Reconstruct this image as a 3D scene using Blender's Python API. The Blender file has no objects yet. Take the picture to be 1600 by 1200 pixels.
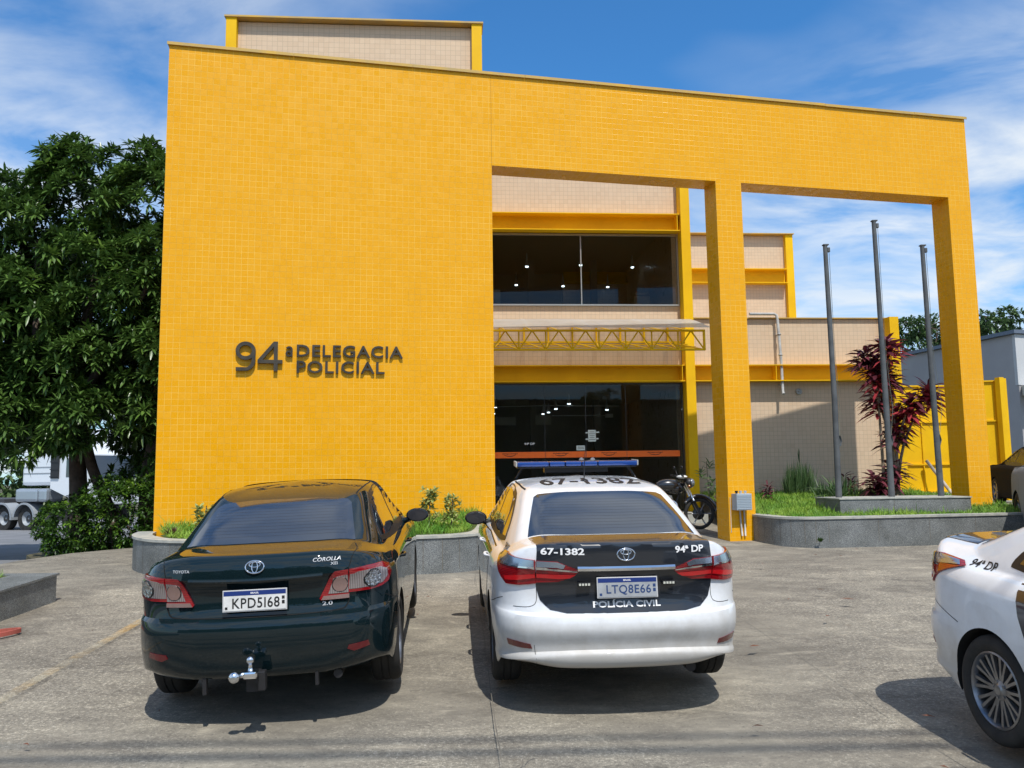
import bpy, bmesh, math, random
import numpy as np
from mathutils import Vector, Matrix
from mathutils.bvhtree import BVHTree
R = math.radians
random.seed(7)
SC = bpy.context.scene
COL = SC.collection

# ------------------------------------------------------------------ camera, sky, sun, exposure
CAMZ, FPX, PITCH, ROLL = 1.853, 1301.0, R(6.23), R(0.75)
cd = bpy.data.cameras.new('camera'); cam = bpy.data.objects.new('camera', cd); COL.objects.link(cam)
cd.sensor_width = 36.0; cd.lens = FPX / 1600 * 36; cd.clip_start = 0.05; cd.clip_end = 2000
_c, _s, _cp, _sp = math.cos(ROLL), math.sin(ROLL), math.cos(PITCH), math.sin(PITCH)
_X = Vector((1, 0, 0)); _U = Vector((0, -_sp, _cp)); _F = Vector((0, _cp, _sp))
_r = _X * _c - _U * _s; _u = _X * _s + _U * _c
cam.matrix_world = Matrix(((_r.x, _u.x, -_F.x, 0), (_r.y, _u.y, -_F.y, 0), (_r.z, _u.z, -_F.z, CAMZ), (0, 0, 0, 1)))
SC.camera = cam
SUN = Vector((0.30, -1.0, 1.68)).normalized()
SC.view_settings.view_transform = 'Standard'; SC.view_settings.look = 'None'
SC.view_settings.exposure = 0.33; SC.view_settings.gamma = 1.0
sl = bpy.data.lights.new('sun', 'SUN'); sl.energy = 3.5; sl.angle = R(0.53); sl.color = (1.0, 0.955, 0.88)
so = bpy.data.objects.new('sun', sl); COL.objects.link(so)
so.rotation_euler = SUN.to_track_quat('Z', 'Y').to_euler(); so.location = (0, -20, 30)

W = bpy.data.worlds.new('World'); SC.world = W; W.use_nodes = True
wn = W.node_tree; wn.nodes.clear()
def L(nt, a, b): nt.links.new(a, b)
def M(nt, op, a, b=None, c=None):
    n = nt.nodes.new('ShaderNodeMath'); n.operation = op
    for i, x in enumerate((a, b, c)):
        if x is None: continue
        if isinstance(x, (int, float)): n.inputs[i].default_value = x
        else: nt.links.new(x, n.inputs[i])
    return n.outputs[0]
def ramp(nt, fac, stops, interp='LINEAR'):
    n = nt.nodes.new('ShaderNodeValToRGB'); n.color_ramp.interpolation = interp
    e = n.color_ramp.elements
    while len(e) < len(stops): e.new(0.5)
    for i, (p, c) in enumerate(stops):
        e[i].position = p; e[i].color = (c, c, c, 1) if isinstance(c, (int, float)) else (*c, 1)
    nt.links.new(fac, n.inputs[0]); return n.outputs[0]
def noise(nt, vec, scale, detail=4, rough=.55, dist=0., dim='3D'):
    n = nt.nodes.new('ShaderNodeTexNoise'); n.inputs['Scale'].default_value = scale
    n.inputs['Detail'].default_value = detail; n.inputs['Roughness'].default_value = rough
    n.inputs['Distortion'].default_value = dist
    if vec is not None: nt.links.new(vec, n.inputs['Vector'])
    return n.outputs['Fac']
def mixc(nt, fac, a, b, mode='MIX'):
    n = nt.nodes.new('ShaderNodeMix'); n.data_type = 'RGBA'; n.blend_type = mode
    for k, x in (('Factor', fac), ('A', a), ('B', b)):
        s = [i for i in n.inputs if i.name == k and (i.type == 'RGBA' if k != 'Factor' else i.type == 'VALUE')][0]
        if isinstance(x, (int, float)): s.default_value = x
        elif isinstance(x, tuple): s.default_value = (*x, 1)
        else: nt.links.new(x, s)
    return [o for o in n.outputs if o.type == 'RGBA'][0]
sky = wn.nodes.new('ShaderNodeTexSky'); sky.sky_type = 'NISHITA'; sky.sun_disc = False
sky.sun_elevation = math.asin(SUN.z); sky.sun_rotation = math.atan2(SUN.x, SUN.y)
sky.air_density = 1.15; sky.dust_density = 0.3; sky.ozone_density = 2.2; sky.altitude = 400
tc = wn.nodes.new('ShaderNodeTexCoord'); sx = wn.nodes.new('ShaderNodeSeparateXYZ'); L(wn, tc.outputs['Generated'], sx.inputs[0])
zz = M(wn, 'ADD', M(wn, 'MAXIMUM', sx.outputs[2], 0.0), 0.16)
px_ = M(wn, 'DIVIDE', sx.outputs[0], zz); py_ = M(wn, 'DIVIDE', sx.outputs[1], zz)
cv = wn.nodes.new('ShaderNodeCombineXYZ'); L(wn, px_, cv.inputs[0]); L(wn, py_, cv.inputs[1])
mp = wn.nodes.new('ShaderNodeMapping'); L(wn, cv.outputs[0], mp.inputs[0])
mp.inputs['Rotation'].default_value = (0, 0, R(-24)); mp.inputs['Scale'].default_value = (1.0, 1.55, 1); mp.inputs['Location'].default_value = (3.1, 1.35, 0.4)
n1 = noise(wn, mp.outputs[0], 0.62, 3, .5, .2); n2 = noise(wn, mp.outputs[0], 2.2, 7, .56, .35)
hz = ramp(wn, sx.outputs[2], [(0.0, .22), (.22, .06), (.5, 0.0)])
side = M(wn, 'MULTIPLY', M(wn, 'ABSOLUTE', M(wn, 'ADD', sx.outputs[0], 0.12)), 0.34)
zone = ramp(wn, M(wn, 'ADD', M(wn, 'ADD', n1, hz), side), [(.47, 0), (.68, 1)])
wisp = ramp(wn, n2, [(.36, .10), (.62, 1)])
cf = M(wn, 'MULTIPLY', M(wn, 'MULTIPLY', zone, wisp), .92)
ccol = mixc(wn, noise(wn, mp.outputs[0], 1.7, 4, .5), (5.6, 6.4, 7.3), (8.6, 8.9, 9.1))
tint = mixc(wn, 1.0, sky.outputs[0], (0.44, 1.02, 1.46), 'MULTIPLY')
skc = mixc(wn, cf, tint, ccol)
bg = wn.nodes.new('ShaderNodeBackground'); bg.inputs['Strength'].default_value = 0.095; L(wn, skc, bg.inputs[0])
wo = wn.nodes.new('ShaderNodeOutputWorld'); L(wn, bg.outputs[0], wo.inputs[0])

# ------------------------------------------------------------------ materials
MATS = {}
def mat(name, color=(.5, .5, .5), rough=.6, metal=0., coat=0., spec=.5, emit=None, emits=1., alpha=None, trans=0., ior=1.45):
    m = bpy.data.materials.new(name); m.use_nodes = True; nt = m.node_tree
    b = nt.nodes['Principled BSDF']
    b.inputs['Base Color'].default_value = (*color, 1); b.inputs['Roughness'].default_value = rough
    b.inputs['Metallic'].default_value = metal; b.inputs['Coat Weight'].default_value = coat
    b.inputs['Coat Roughness'].default_value = .03; b.inputs['Specular IOR Level'].default_value = spec
    b.inputs['Transmission Weight'].default_value = trans; b.inputs['IOR'].default_value = ior
    if emit: b.inputs['Emission Color'].default_value = (*emit, 1); b.inputs['Emission Strength'].default_value = emits
    MATS[name] = m; m['bsdf'] = b.name
    return m
def B(m): return m.node_tree, m.node_tree.nodes['Principled BSDF']
def objco(nt, kind='Object'):
    return nt.nodes.new('ShaderNodeTexCoord').outputs[kind]
def bump(nt, bsdf, h, strength=.3, dist=.01):
    b = nt.nodes.new('ShaderNodeBump'); b.inputs['Strength'].default_value = strength; b.inputs['Distance'].default_value = dist
    L(nt, h, b.inputs['Height']); L(nt, b.outputs[0], bsdf.inputs['Normal'])
def vary(m, c1, c2, scale=3., detail=5, lo=.35, hi=.65, rough=None, bmp=0., bscale=40, bd=.004):
    nt, b = B(m); co = objco(nt)
    f = ramp(nt, noise(nt, co, scale, detail, .6), [(lo, 0), (hi, 1)])
    L(nt, mixc(nt, f, c1, c2), b.inputs['Base Color'])
    if bmp: bump(nt, b, noise(nt, co, bscale, 4, .6), bmp, bd)
    return m
def tile_mat(name, c1, c2, light, grout, size=.1, mort=.0022, rough=.22, cw=None):
    m = mat(name, c1, rough, spec=.3); nt, b = B(m)
    uv = objco(nt, 'UV')
    # slightly uneven hand laid joints
    br = nt.nodes.new('ShaderNodeTexBrick'); br.offset = 0.0; br.squash = 1.0
    br.inputs['Scale'].default_value = 1.0; br.inputs['Brick Width'].default_value = cw or size; br.inputs['Row Height'].default_value = size
    br.inputs['Mortar Size'].default_value = mort; br.inputs['Mortar Smooth'].default_value = .2; br.inputs['Bias'].default_value = -.35
    br.inputs['Color1'].default_value = (*c1, 1); br.inputs['Color2'].default_value = (*c2, 1); br.inputs['Mortar'].default_value = (*grout, 1)
    L(nt, uv, br.inputs['Vector'])
    big = noise(nt, uv, .55, 3, .6); 
    # clusters of slightly bleached tiles: cell-wise noise
    vs = nt.nodes.new('ShaderNodeVectorMath'); vs.operation = 'SNAP'; L(nt, uv, vs.inputs[0]); vs.inputs[1].default_value = ((cw or size), size, 1)
    wn_ = nt.nodes.new('ShaderNodeTexWhiteNoise'); L(nt, vs.outputs[0], wn_.inputs['Vector'])
    cell = wn_.outputs['Value']
    k = M(nt, 'ADD', M(nt, 'MULTIPLY', big, 1.3), M(nt, 'MULTIPLY', cell, .35))
    f = ramp(nt, M(nt, 'ADD', M(nt, 'MULTIPLY', cell, .8), M(nt, 'MULTIPLY', big, .6)), [(.65, 0), (1.25, .28)])
    colr = mixc(nt, f, br.outputs['Color'], light)
    # grout: light in places, dark in others
    gf = ramp(nt, noise(nt, uv, 1.4, 5, .7), [(.44, 0), (.62, 1)])
    gc = mixc(nt, gf, grout, tuple(.5 * (x * .8 + y * .8) for x, y in zip(c1, grout)))
    colr = mixc(nt, br.outputs['Fac'], colr, gc)
    L(nt, colr, b.inputs['Base Color'])
    h = M(nt, 'SUBTRACT', M(nt, 'MULTIPLY', cell, .12), M(nt, 'MULTIPLY', br.outputs['Fac'], 1.0))
    h = M(nt, 'ADD', h, M(nt, 'MULTIPLY', noise(nt, uv, 9, 2, .5), 1.2))
    bump(nt, b, h, .35, .004)
    L(nt, ramp(nt, cell, [(0, rough * .7), (1, rough * 1.5)]), b.inputs['Roughness'])
    return m
YT = tile_mat('yellow_tile', (.785, .360, .004), (.78, .352, .0035), (.79, .395, .02), (.84, .49, .075), rough=.34, mort=.0038)
BT = tile_mat('beige_tile', (.64, .485, .335), (.60, .45, .31), (.68, .53, .38), (.46, .36, .26), mort=.0032, rough=.38)
YM = vary(mat('yellow_paint', (.78, .46, .01), .6, spec=.25), (.84, .50, .003), (.74, .42, .004), 1.2, 5)
YF = vary(mat('yellow_flashing', (.6, .36, .05), .6), (.62, .37, .05), (.42, .30, .12), 2, 6)
GM = mat('granite', (.2, .22, .22), .5)
nt, b = B(GM); co = objco(nt)
vor = nt.nodes.new('ShaderNodeTexVoronoi'); vor.inputs['Scale'].default_value = 95; L(nt, co, vor.inputs['Vector'])
gf = ramp(nt, M(nt, 'ADD', M(nt, 'MULTIPLY', noise(nt, co, 120, 3, .7), .8), M(nt, 'MULTIPLY', vor.outputs['Distance'], .35)), [(.38, (.05, .054, .058)), (.52, (.135, .145, .148)), (.72, (.30, .31, .30))])
gst = ramp(nt, noise(nt, co, 2.2, 5, .6), [(.35, (.62, .62, .60)), (.65, (1, 1, 1))])
L(nt, mixc(nt, 1., gf, gst, 'MULTIPLY'), b.inputs['Base Color'])
BADGE = mat('badge_silver', (.55, .56, .57), .3, .2)
GC = vary(mat('granite_coping', (.42, .42, .38), .6), (.47, .46, .40), (.30, .31, .29), 6, 6, bmp=.15, bscale=90)
CONC = mat('concrete_paving', (.3, .27, .23), .88)
nt, b = B(CONC); co = objco(nt)
mpn = nt.nodes.new('ShaderNodeMapping'); L(nt, co, mpn.inputs[0]); mpn.inputs['Scale'].default_value = (.75, 1.35, 1); mpn.inputs['Rotation'].default_value = (0, 0, R(5))
n_a = noise(nt, mpn.outputs[0], .9, 7, .68, .6); n_b = noise(nt, mpn.outputs[0], 4.5, 6, .7); n_c = noise(nt, co, 38, 3, .7); n_d = noise(nt, co, 130, 2, .6)
k = M(nt, 'ADD', M(nt, 'MULTIPLY', n_a, .62), M(nt, 'MULTIPLY', n_b, .38))
base = ramp(nt, k, [(.36, (.120, .108, .088)), (.47, (.187, .169, .137)), (.56, (.245, .222, .177)), (.68, (.37, .333, .262))])
spk = ramp(nt, M(nt, 'ADD', M(nt, 'MULTIPLY', n_c, .6), M(nt, 'MULTIPLY', n_d, .45)), [(.38, .42), (.50, .95), (.56, 1.05), (.66, 2.3)])
wear = ramp(nt, noise(nt, co, .35, 4, .6), [(.4, 0.15), (.6, 1.0)])
colr = mixc(nt, wear, base, mixc(nt, 1.0, base, spk, 'MULTIPLY'))
leafst = ramp(nt, noise(nt, co, 2.3, 6, .75), [(.66, 0), (.72, .55)])
colr = mixc(nt, leafst, colr, (.11, .085, .06))
vo = nt.nodes.new('ShaderNodeTexVoronoi'); vo.inputs['Scale'].default_value = 34; L(nt, co, vo.inputs['Vector'])
sc_ = nt.nodes.new('ShaderNodeSeparateColor'); L(nt, vo.outputs['Color'], sc_.inputs[0])
agg = M(nt, 'MULTIPLY', ramp(nt, vo.outputs['Distance'], [(.16, 1), (.26, 0)]), ramp(nt, sc_.outputs[0], [(.62, 0), (.72, 1)]))
agd = M(nt, 'MULTIPLY', ramp(nt, vo.outputs['Distance'], [(.18, 1), (.30, 0)]), ramp(nt, sc_.outputs[1], [(.70, 0), (.80, 1)]))
colr = mixc(nt, M(nt, 'MULTIPLY', M(nt, 'MULTIPLY', agg, wear), .75), colr, (.52, .49, .42)); colr = mixc(nt, M(nt, 'MULTIPLY', agd, .6), colr, (.07, .065, .055))
oil = ramp(nt, noise(nt, co, .9, 5, .6, .4), [(.64, 0), (.74, .5)]); colr = mixc(nt, oil, colr, (.10, .088, .07))
pale = ramp(nt, noise(nt, mpn.outputs[0], 2.1, 6, .7, .8), [(.58, 0), (.70, .55)]); colr = mixc(nt, pale, colr, (.43, .385, .30))
L(nt, colr, b.inputs['Base Color'])
bump(nt, b, M(nt, 'ADD', M(nt, 'MULTIPLY', n_c, .6), n_d), .55, .006)
ASPH = vary(mat('asphalt', (.09, .09, .095), .85), (.135, .14, .15), (.21, .215, .225), .7, 8, bmp=.4, bscale=60)
EARTH = vary(mat('earth', (.08, .06, .04), .95), (.05, .045, .028), (.11, .10, .05), .5, 6)
GRASSM = mat('grass_blade', (.10, .22, .03), .55)
nt, b = B(GRASSM); L(nt, mixc(nt, ramp(nt, noise(nt, objco(nt), 1.7, 5, .7), [(.38, 0), (.62, 1)]), (.085, .24, .018), (.28, .42, .05)), b.inputs['Base Color'])
TURF = vary(mat('turf_soil', (.05, .08, .02), .95), (.05, .09, .018), (.10, .13, .03), 5, 6)
def leafmat(name, c1, c2, rough=.35, scale=1.5, tr=.25):
    m = mat(name, c1, rough); nt, b = B(m)
    oi = objco(nt); f = ramp(nt, noise(nt, oi, scale, 4, .7), [(.35, 0), (.65, 1)])
    g = nt.nodes.new('ShaderNodeNewGeometry')
    c = mixc(nt, f, c1, c2); c = mixc(nt, M(nt, 'MULTIPLY', g.outputs['Random Per Island'], .55), c, tuple(min(1, x * 1.7 + .01) for x in c2))
    L(nt, c, b.inputs['Base Color'])
    t = nt.nodes.new('ShaderNodeBsdfTranslucent'); L(nt, c, t.inputs[0])
    ms = nt.nodes.new('ShaderNodeMixShader'); ms.inputs[0].default_value = tr
    out = nt.nodes['Material Output']; L(nt, b.outputs[0], ms.inputs[1]); L(nt, t.outputs[0], ms.inputs[2]); L(nt, ms.outputs[0], out.inputs[0])
    return m
LEAF = leafmat('tree_leaf', (.032, .072, .014), (.078, .145, .028), .32, 1.2, .15)
LEAFN = leafmat('young_leaf', (.06, .13, .02), (.13, .22, .04), .3, 1.2, .25)
BUSHM = leafmat('bush_leaf', (.016, .040, .006), (.04, .095, .010), .4, 1.6, .25)
FARL = leafmat('far_leaf', (.035, .075, .02), (.07, .12, .035), .6, .4, .2)
REDL = leafmat('red_leaf', (.17, .018, .03), (.40, .05, .06), .35, 3., .35)
PURL = leafmat('purple_leaf', (.06, .014, .024), (.15, .032, .045), .4, 3., .2)
PALEL = leafmat('pale_leaf', (.16, .22, .05), (.34, .36, .12), .5, 5., .3)
STRAPL = leafmat('strap_leaf', (.04, .09, .03), (.10, .17, .06), .4, 3., .25)
BARK = vary(mat('bark', (.10, .07, .05), .9), (.13, .095, .075), (.06, .045, .035), 6, 6, bmp=.6, bscale=14, bd=.02)
STEMM = vary(mat('stem', (.25, .20, .14), .9), (.30, .24, .17), (.16, .12, .08), 9, 5)
GALV = vary(mat('galvanised_pole', (.13, .14, .145), .7, 0), (.07, .076, .08), (.11, .118, .122), 4, 5)
PIPEM = vary(mat('pipe_plastic', (.45, .45, .44), .5), (.5, .5, .48), (.34, .34, .33), 5, 4)
BOXG = mat('box_grey_paint', (.36, .42, .47), .45)
DARKM = mat('black_plastic', (.02, .02, .022), .45)
RUBBER = vary(mat('tyre_rubber', (.018, .018, .018), .85), (.014, .014, .014), (.035, .033, .03), 6, 5)
CHROME = mat('chrome', (.75, .76, .78), .08, 1.)
ALLOY = vary(mat('alloy', (.30, .31, .33), .32, .85), (.30, .31, .33), (.20, .20, .21), 12, 4)
SIGNM = vary(mat('letter_metal', (.03, .025, .018), .5, 0), (.026, .022, .016), (.06, .05, .035), 5, 5)
WHITEP = mat('white_plastic', (.75, .76, .76), .4)
PAPER = mat('paper', (.62, .68, .64), .7)
BLACKP = mat('black_ink', (.015, .015, .015), .5)
WHITET = mat('white_vinyl', (.80, .80, .80), .45)
ORANGE = mat('orange_strip', (.95, .17, .015), .5)
CREAM = vary(mat('cream_wall', (.5, .47, .4), .8), (.5, .46, .4), (.42, .39, .34), 1, 4)
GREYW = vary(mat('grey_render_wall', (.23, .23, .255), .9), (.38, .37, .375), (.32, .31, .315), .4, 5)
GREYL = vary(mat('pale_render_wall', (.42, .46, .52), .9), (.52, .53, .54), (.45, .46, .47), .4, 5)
INTW = mat('interior_wall', (.34, .30, .26), .9); INTC = mat('interior_ceiling', (.55, .45, .32), .9); INTF = mat('interior_floor', (.14, .13, .12), .4)
LAMPM = mat('lamp_lens', (1, 1, 1), .5, emit=(.75, .88, 1.0), emits=5)
# tinted architectural glass
GLASS = bpy.data.materials.new('tinted_glass'); GLASS.use_nodes = True; nt = GLASS.node_tree; nt.nodes.clear()
tr = nt.nodes.new('ShaderNodeBsdfTransparent'); tr.inputs[0].default_value = (.72, .74, .72, 1)
gl = nt.nodes.new('ShaderNodeBsdfGlossy'); gl.inputs['Roughness'].default_value = .01; gl.inputs[0].default_value = (.9, .93, 1, 1)
fr = nt.nodes.new('ShaderNodeFresnel'); fr.inputs[0].default_value = 1.30
ms = nt.nodes.new('ShaderNodeMixShader'); L(nt, fr.outputs[0], ms.inputs[0]); L(nt, tr.outputs[0], ms.inputs[1]); L(nt, gl.outputs[0], ms.inputs[2])
L(nt, ms.outputs[0], nt.nodes.new('ShaderNodeOutputMaterial').inputs[0])

# ------------------------------------------------------------------ object helpers
def props(o, label=None, cat=None, group=None, kind=None):
    if label: o['label'] = label
    if cat: o['category'] = cat
    if group: o['group'] = group
    if kind: o['kind'] = kind
    return o
def empty(name, loc=(0, 0, 0), rz=0., label=None, cat=None, group=None, rot=None):
    o = bpy.data.objects.new(name, None); COL.objects.link(o); o.location = loc
    o.rotation_euler = rot or (0, 0, rz); o.empty_display_size = .2
    return props(o, label, cat, group)
def boxuv(me):
    uvl = me.uv_layers.new(name='UVMap'); co = me.vertices
    for p in me.polygons:
        n = p.normal; ax = max(range(3), key=lambda i: abs(n[i]))
        for li in p.loop_indices:
            v = co[me.loops[li].vertex_index].co
            uvl.data[li].uv = (v.x, v.z) if ax == 1 else ((v.y, v.z) if ax == 0 else (v.x, v.y))
class MB:
    def __init__(s): s.bm = bmesh.new(); s.mi = 0
    def face(s, pts, mi=None):
        vs = [s.bm.verts.new(p) for p in pts]
        try: f = s.bm.faces.new(vs); f.material_index = s.mi if mi is None else mi
        except ValueError: f = None
        return f
    def box(s, x0, x1, y0, y1, z0, z1, M4=None, bev=0.):
        P = [(x, y, z) for z in (z0, z1) for y in (y0, y1) for x in (x0, x1)]
        if M4: P = [M4 @ Vector(p) for p in P]
        v = [s.bm.verts.new(p) for p in P]; fs = []
        for q in ((0, 2, 3, 1), (4, 5, 7, 6), (0, 1, 5, 4), (2, 6, 7, 3), (0, 4, 6, 2), (1, 3, 7, 5)):
            f = s.bm.faces.new([v[i] for i in q]); f.material_index = s.mi; fs.append(f)
        if bev:
            es = list({e for f in fs for e in f.edges}); bmesh.ops.bevel(s.bm, geom=es, offset=bev, segments=2, affect='EDGES', profile=.6)
        return s
    def tube(s, pts, r, n=8, cap=True, closed=False):
        pts = [Vector(p) for p in pts]; m = len(pts); rr = r if hasattr(r, '__len__') else [r] * m
        rings = []; up = None
        for i, p in enumerate(pts):
            if closed: d = pts[(i + 1) % m] - pts[i - 1]
            else: d = (pts[min(i + 1, m - 1)] - pts[max(i - 1, 0)])
            d.normalize()
            if up is None: up = Vector((0, 0, 1)) if abs(d.z) < .9 else Vector((1, 0, 0))
            a = d.cross(up).normalized(); up = a.cross(d).normalized()
            rings.append([s.bm.verts.new(p + (a * math.cos(t) + up * math.sin(t)) * rr[i]) for t in [2 * math.pi * k / n for k in range(n)]])
        for i in range(m if closed else m - 1):
            A, Bq = rings[i], rings[(i + 1) % m]
            for k in range(n):
                f = s.bm.faces.new((A[k], Bq[k], Bq[(k + 1) % n], A[(k + 1) % n])); f.material_index = s.mi; f.smooth = True
        if cap and not closed:
            for rg in (rings[0][::-1], rings[-1]):
                f = s.bm.faces.new(rg); f.material_index = s.mi
        return s
    def lathe(s, prof, n=32, M4=None, smooth=True, close=False):
        # prof: (r, h) around local X axis (h along x)
        rings = []
        for r, h in prof:
            rg = []
            for k in range(n):
                t = 2 * math.pi * k / n; p = Vector((h, r * math.cos(t), r * math.sin(t)))
                rg.append(s.bm.verts.new(M4 @ p if M4 else p))
            rings.append(rg)
        q = len(rings)
        for i in range(q if close else q - 1):
            A, Bq = rings[i], rings[(i + 1) % q]
            for k in range(n):
                f = s.bm.faces.new((A[k], A[(k + 1) % n], Bq[(k + 1) % n], Bq[k])); f.material_index = s.mi; f.smooth = smooth
        if not close:
            for rg in (rings[0][::-1], rings[-1]):
                if prof[0][0] > 0 or True:
                    f = s.bm.faces.new(rg); f.material_index = s.mi
        return s
    def prism(s, pts2, a, b, axis='z'):
        def P(u, v, w): return (u, v, w) if axis == 'z' else ((u, w, v) if axis == 'y' else (w, u, v))
        A = [s.bm.verts.new(P(u, v, a)) for u, v in pts2]; Bq = [s.bm.verts.new(P(u, v, b)) for u, v in pts2]
        f1 = s.bm.faces.new(A); f2 = s.bm.faces.new(Bq[::-1]); f1.material_index = f2.material_index = s.mi; n = len(A)
        for i in range(n):
            f = s.bm.faces.new((A[i], Bq[i], Bq[(i + 1) % n], A[(i + 1) % n])); f.material_index = s.mi
        bmesh.ops.recalc_face_normals(s.bm, faces=list({g for v in A + Bq for g in v.link_faces}))
        return s
    def ball(s, c, r, M4=None, seg=16, sc=(1, 1, 1)):
        m = Matrix.Translation(c) @ Matrix.Diagonal((*[r * q for q in sc], 1))
        if M4: m = M4 @ m
        d = bmesh.ops.create_uvsphere(s.bm, u_segments=seg, v_segments=max(6, seg // 2), radius=1, matrix=m)
        for v in d['verts']:
            for f in v.link_faces: f.material_index = s.mi; f.smooth = True
        return s
    def build(s, name, mats, parent=None, uv=True, sharp=None, recalc=False):
        if recalc: bmesh.ops.recalc_face_normals(s.bm, faces=s.bm.faces[:])
        me = bpy.data.meshes.new(name); s.bm.to_mesh(me); s.bm.free()
        for m in (mats if isinstance(mats, (list, tuple)) else [mats]): me.materials.append(m)
        if uv: boxuv(me)
        if sharp is not None:
            me.polygons.foreach_set('use_smooth', [True] * len(me.polygons)); me.set_sharp_from_angle(angle=R(sharp))
        o = bpy.data.objects.new(name, me); COL.objects.link(o)
        if parent: o.parent = parent
        return o
def kids(o): return [c for c in bpy.data.objects if c.parent == o]
def copy_tree(o, parent=None):
    c = o.copy(); COL.objects.link(c)
    if parent: c.parent = parent
    for ch in kids(o): copy_tree(ch, c)
    return c
def text_bm(s, w=None, h=None, ext=0., bold=0., shear=0., space=1.0, res=3):
    cu = bpy.data.curves.new('t', 'FONT'); cu.body = s; cu.size = 1; cu.offset = bold; cu.shear = shear; cu.space_character = space
    cu.align_x = 'CENTER'; cu.resolution_u = res; cu.extrude = 0
    o = bpy.data.objects.new('t', cu); COL.objects.link(o)
    me = bpy.data.meshes.new_from_object(o.evaluated_get(bpy.context.evaluated_depsgraph_get()))
    bpy.data.objects.remove(o); bm = bmesh.new(); bm.from_mesh(me); bpy.data.meshes.remove(me)
    xs = [v.co.x for v in bm.verts]; ys = [v.co.y for v in bm.verts]
    x0, x1, y0, y1 = min(xs), max(xs), min(ys), max(ys)
    fx = w / (x1 - x0) if w else (h / (y1 - y0)); fy = h / (y1 - y0) if h else fx
    for f_ in bm.faces: f_.smooth = False
    for v in bm.verts: v.co = Vector(((v.co.x - (x0 + x1) / 2) * fx, (v.co.y - (y0 + y1) / 2) * fy, 0))
    if ext:
        r = bmesh.ops.extrude_face_region(bm, geom=bm.faces[:])
        bmesh.ops.translate(bm, verts=[g for g in r['geom'] if isinstance(g, bmesh.types.BMVert)], vec=(0, 0, ext))
        bmesh.ops.recalc_face_normals(bm, faces=bm.faces[:])
    return bm
def text_obj(name, s, material, M4, parent=None, **kw):
    bm = text_bm(s, **kw); bm.transform(M4); mb = MB(); mb.bm.free(); mb.bm = bm
    return mb.build(name, material, parent, uv=False)
VERT = Matrix.Rotation(R(90), 4, 'X')      # text upright, facing -Y

def gz(x, y): return .0469 * min(y, 24.0)
# ------------------------------------------------------------------ ground, road
def zr(x, y): return .47 + .047 * min(y - 13, 0) - .0285 * max(0, min(y - 13, 26))
mb = MB(); bm = mb.bm
xs = [-400, -150, -70] + list(range(-40, 41, 4)) + [70, 150, 400]; ys = [-400, -120, -40] + list(range(-20, 61, 4)) + [90, 160, 500]
V = [[bm.verts.new((x, y, min(zr(x, y), gz(x, y)) - .16)) for x in xs] for y in ys]
for i in range(len(ys) - 1):
    for j in range(len(xs) - 1): bm.faces.new((V[i][j], V[i][j + 1], V[i + 1][j + 1], V[i + 1][j]))
props(mb.build('ground', EARTH, sharp=60), kind='structure')
mb = MB(); bm = mb.bm
ys = [-60, -30, -10, 0, 6, 10, 13, 20, 30, 39, 48]; xs = [-120, -60, -30, -15, -5.4]
V = [[bm.verts.new((x, y, zr(x, y))) for x in xs] for y in ys]
for i in range(len(ys) - 1):
    for j in range(len(xs) - 1): bm.faces.new((V[i][j], V[i][j + 1], V[i + 1][j + 1], V[i + 1][j]))
props(mb.build('road', ASPH, sharp=60), kind='structure')
edge = [(-8.05, -30), (-8.0, 5), (-7.95, 12.3), (-7.75, 13.2), (-7.35, 14.0), (-6.7, 14.55), (-5.9, 14.9), (-5.4, 15.0), (-5.4, 24), (-5.4, 30), (30, 30), (30, -30)]
mb = MB(); top = [mb.bm.verts.new((x, y, gz(x, y))) for x, y in edge]; bot = [mb.bm.verts.new((x, y, gz(x, y) - .5)) for x, y in edge]
f = mb.bm.faces.new(top[::-1])
for i in range(len(edge)): mb.bm.faces.new((top[i], top[(i + 1) % len(edge)], bot[(i + 1) % len(edge)], bot[i]))
for yc in (24.0,): bmesh.ops.bisect_plane(mb.bm, geom=mb.bm.verts[:] + mb.bm.edges[:] + mb.bm.faces[:], plane_co=(0, yc, 0), plane_no=(0, 1, 0))
props(mb.build('driveway', CONC, recalc=True), kind='structure')
# kerb strip
mb = MB()
e2 = edge[:8]
for (a, b_) in zip(e2, e2[1:]):
    pass
# expansion joints and cracks in the paving
JM = mat('joint_filler', (.15, .135, .11), .95)
def strip(mb, pts, w, dz=.004):
    pts = [Vector((x, y, 0)) for x, y in pts]; n = len(pts); Lf = []; Rt = []
    for i, p in enumerate(pts):
        d = (pts[min(i + 1, n - 1)] - pts[max(i - 1, 0)]).normalized(); q = Vector((-d.y, d.x, 0)); ww = w[i] if hasattr(w, '__len__') else w
        a, b2 = p + q * ww / 2, p - q * ww / 2
        Lf.append(mb.bm.verts.new((a.x, a.y, gz(a.x, a.y) + dz))); Rt.append(mb.bm.verts.new((b2.x, b2.y, gz(b2.x, b2.y) + dz)))
    for i in range(n - 1): mb.bm.faces.new((Rt[i], Rt[i + 1], Lf[i + 1], Lf[i]))
mb = MB(); rj = random.Random(3)
def crack(x0, y0, x1, y1, w, amp=.01):
    n = 24; strip(mb, [(x0 + (x1 - x0) * i / n + rj.uniform(-amp, amp), y0 + (y1 - y0) * i / n + rj.uniform(-amp, amp)) for i in range(n + 1)], [w * rj.uniform(.3, 1.) for _ in range(n + 1)])
for xj in (-.28, 2.35, 5.1): crack(xj + .3, 3.2, xj - .25, 11.4 + (2 if xj > 0 else 0), .006)
for yj in (6.9, 10.2, 13.3): crack(-7.6, yj, -2.6, yj + .35, .010)
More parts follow.
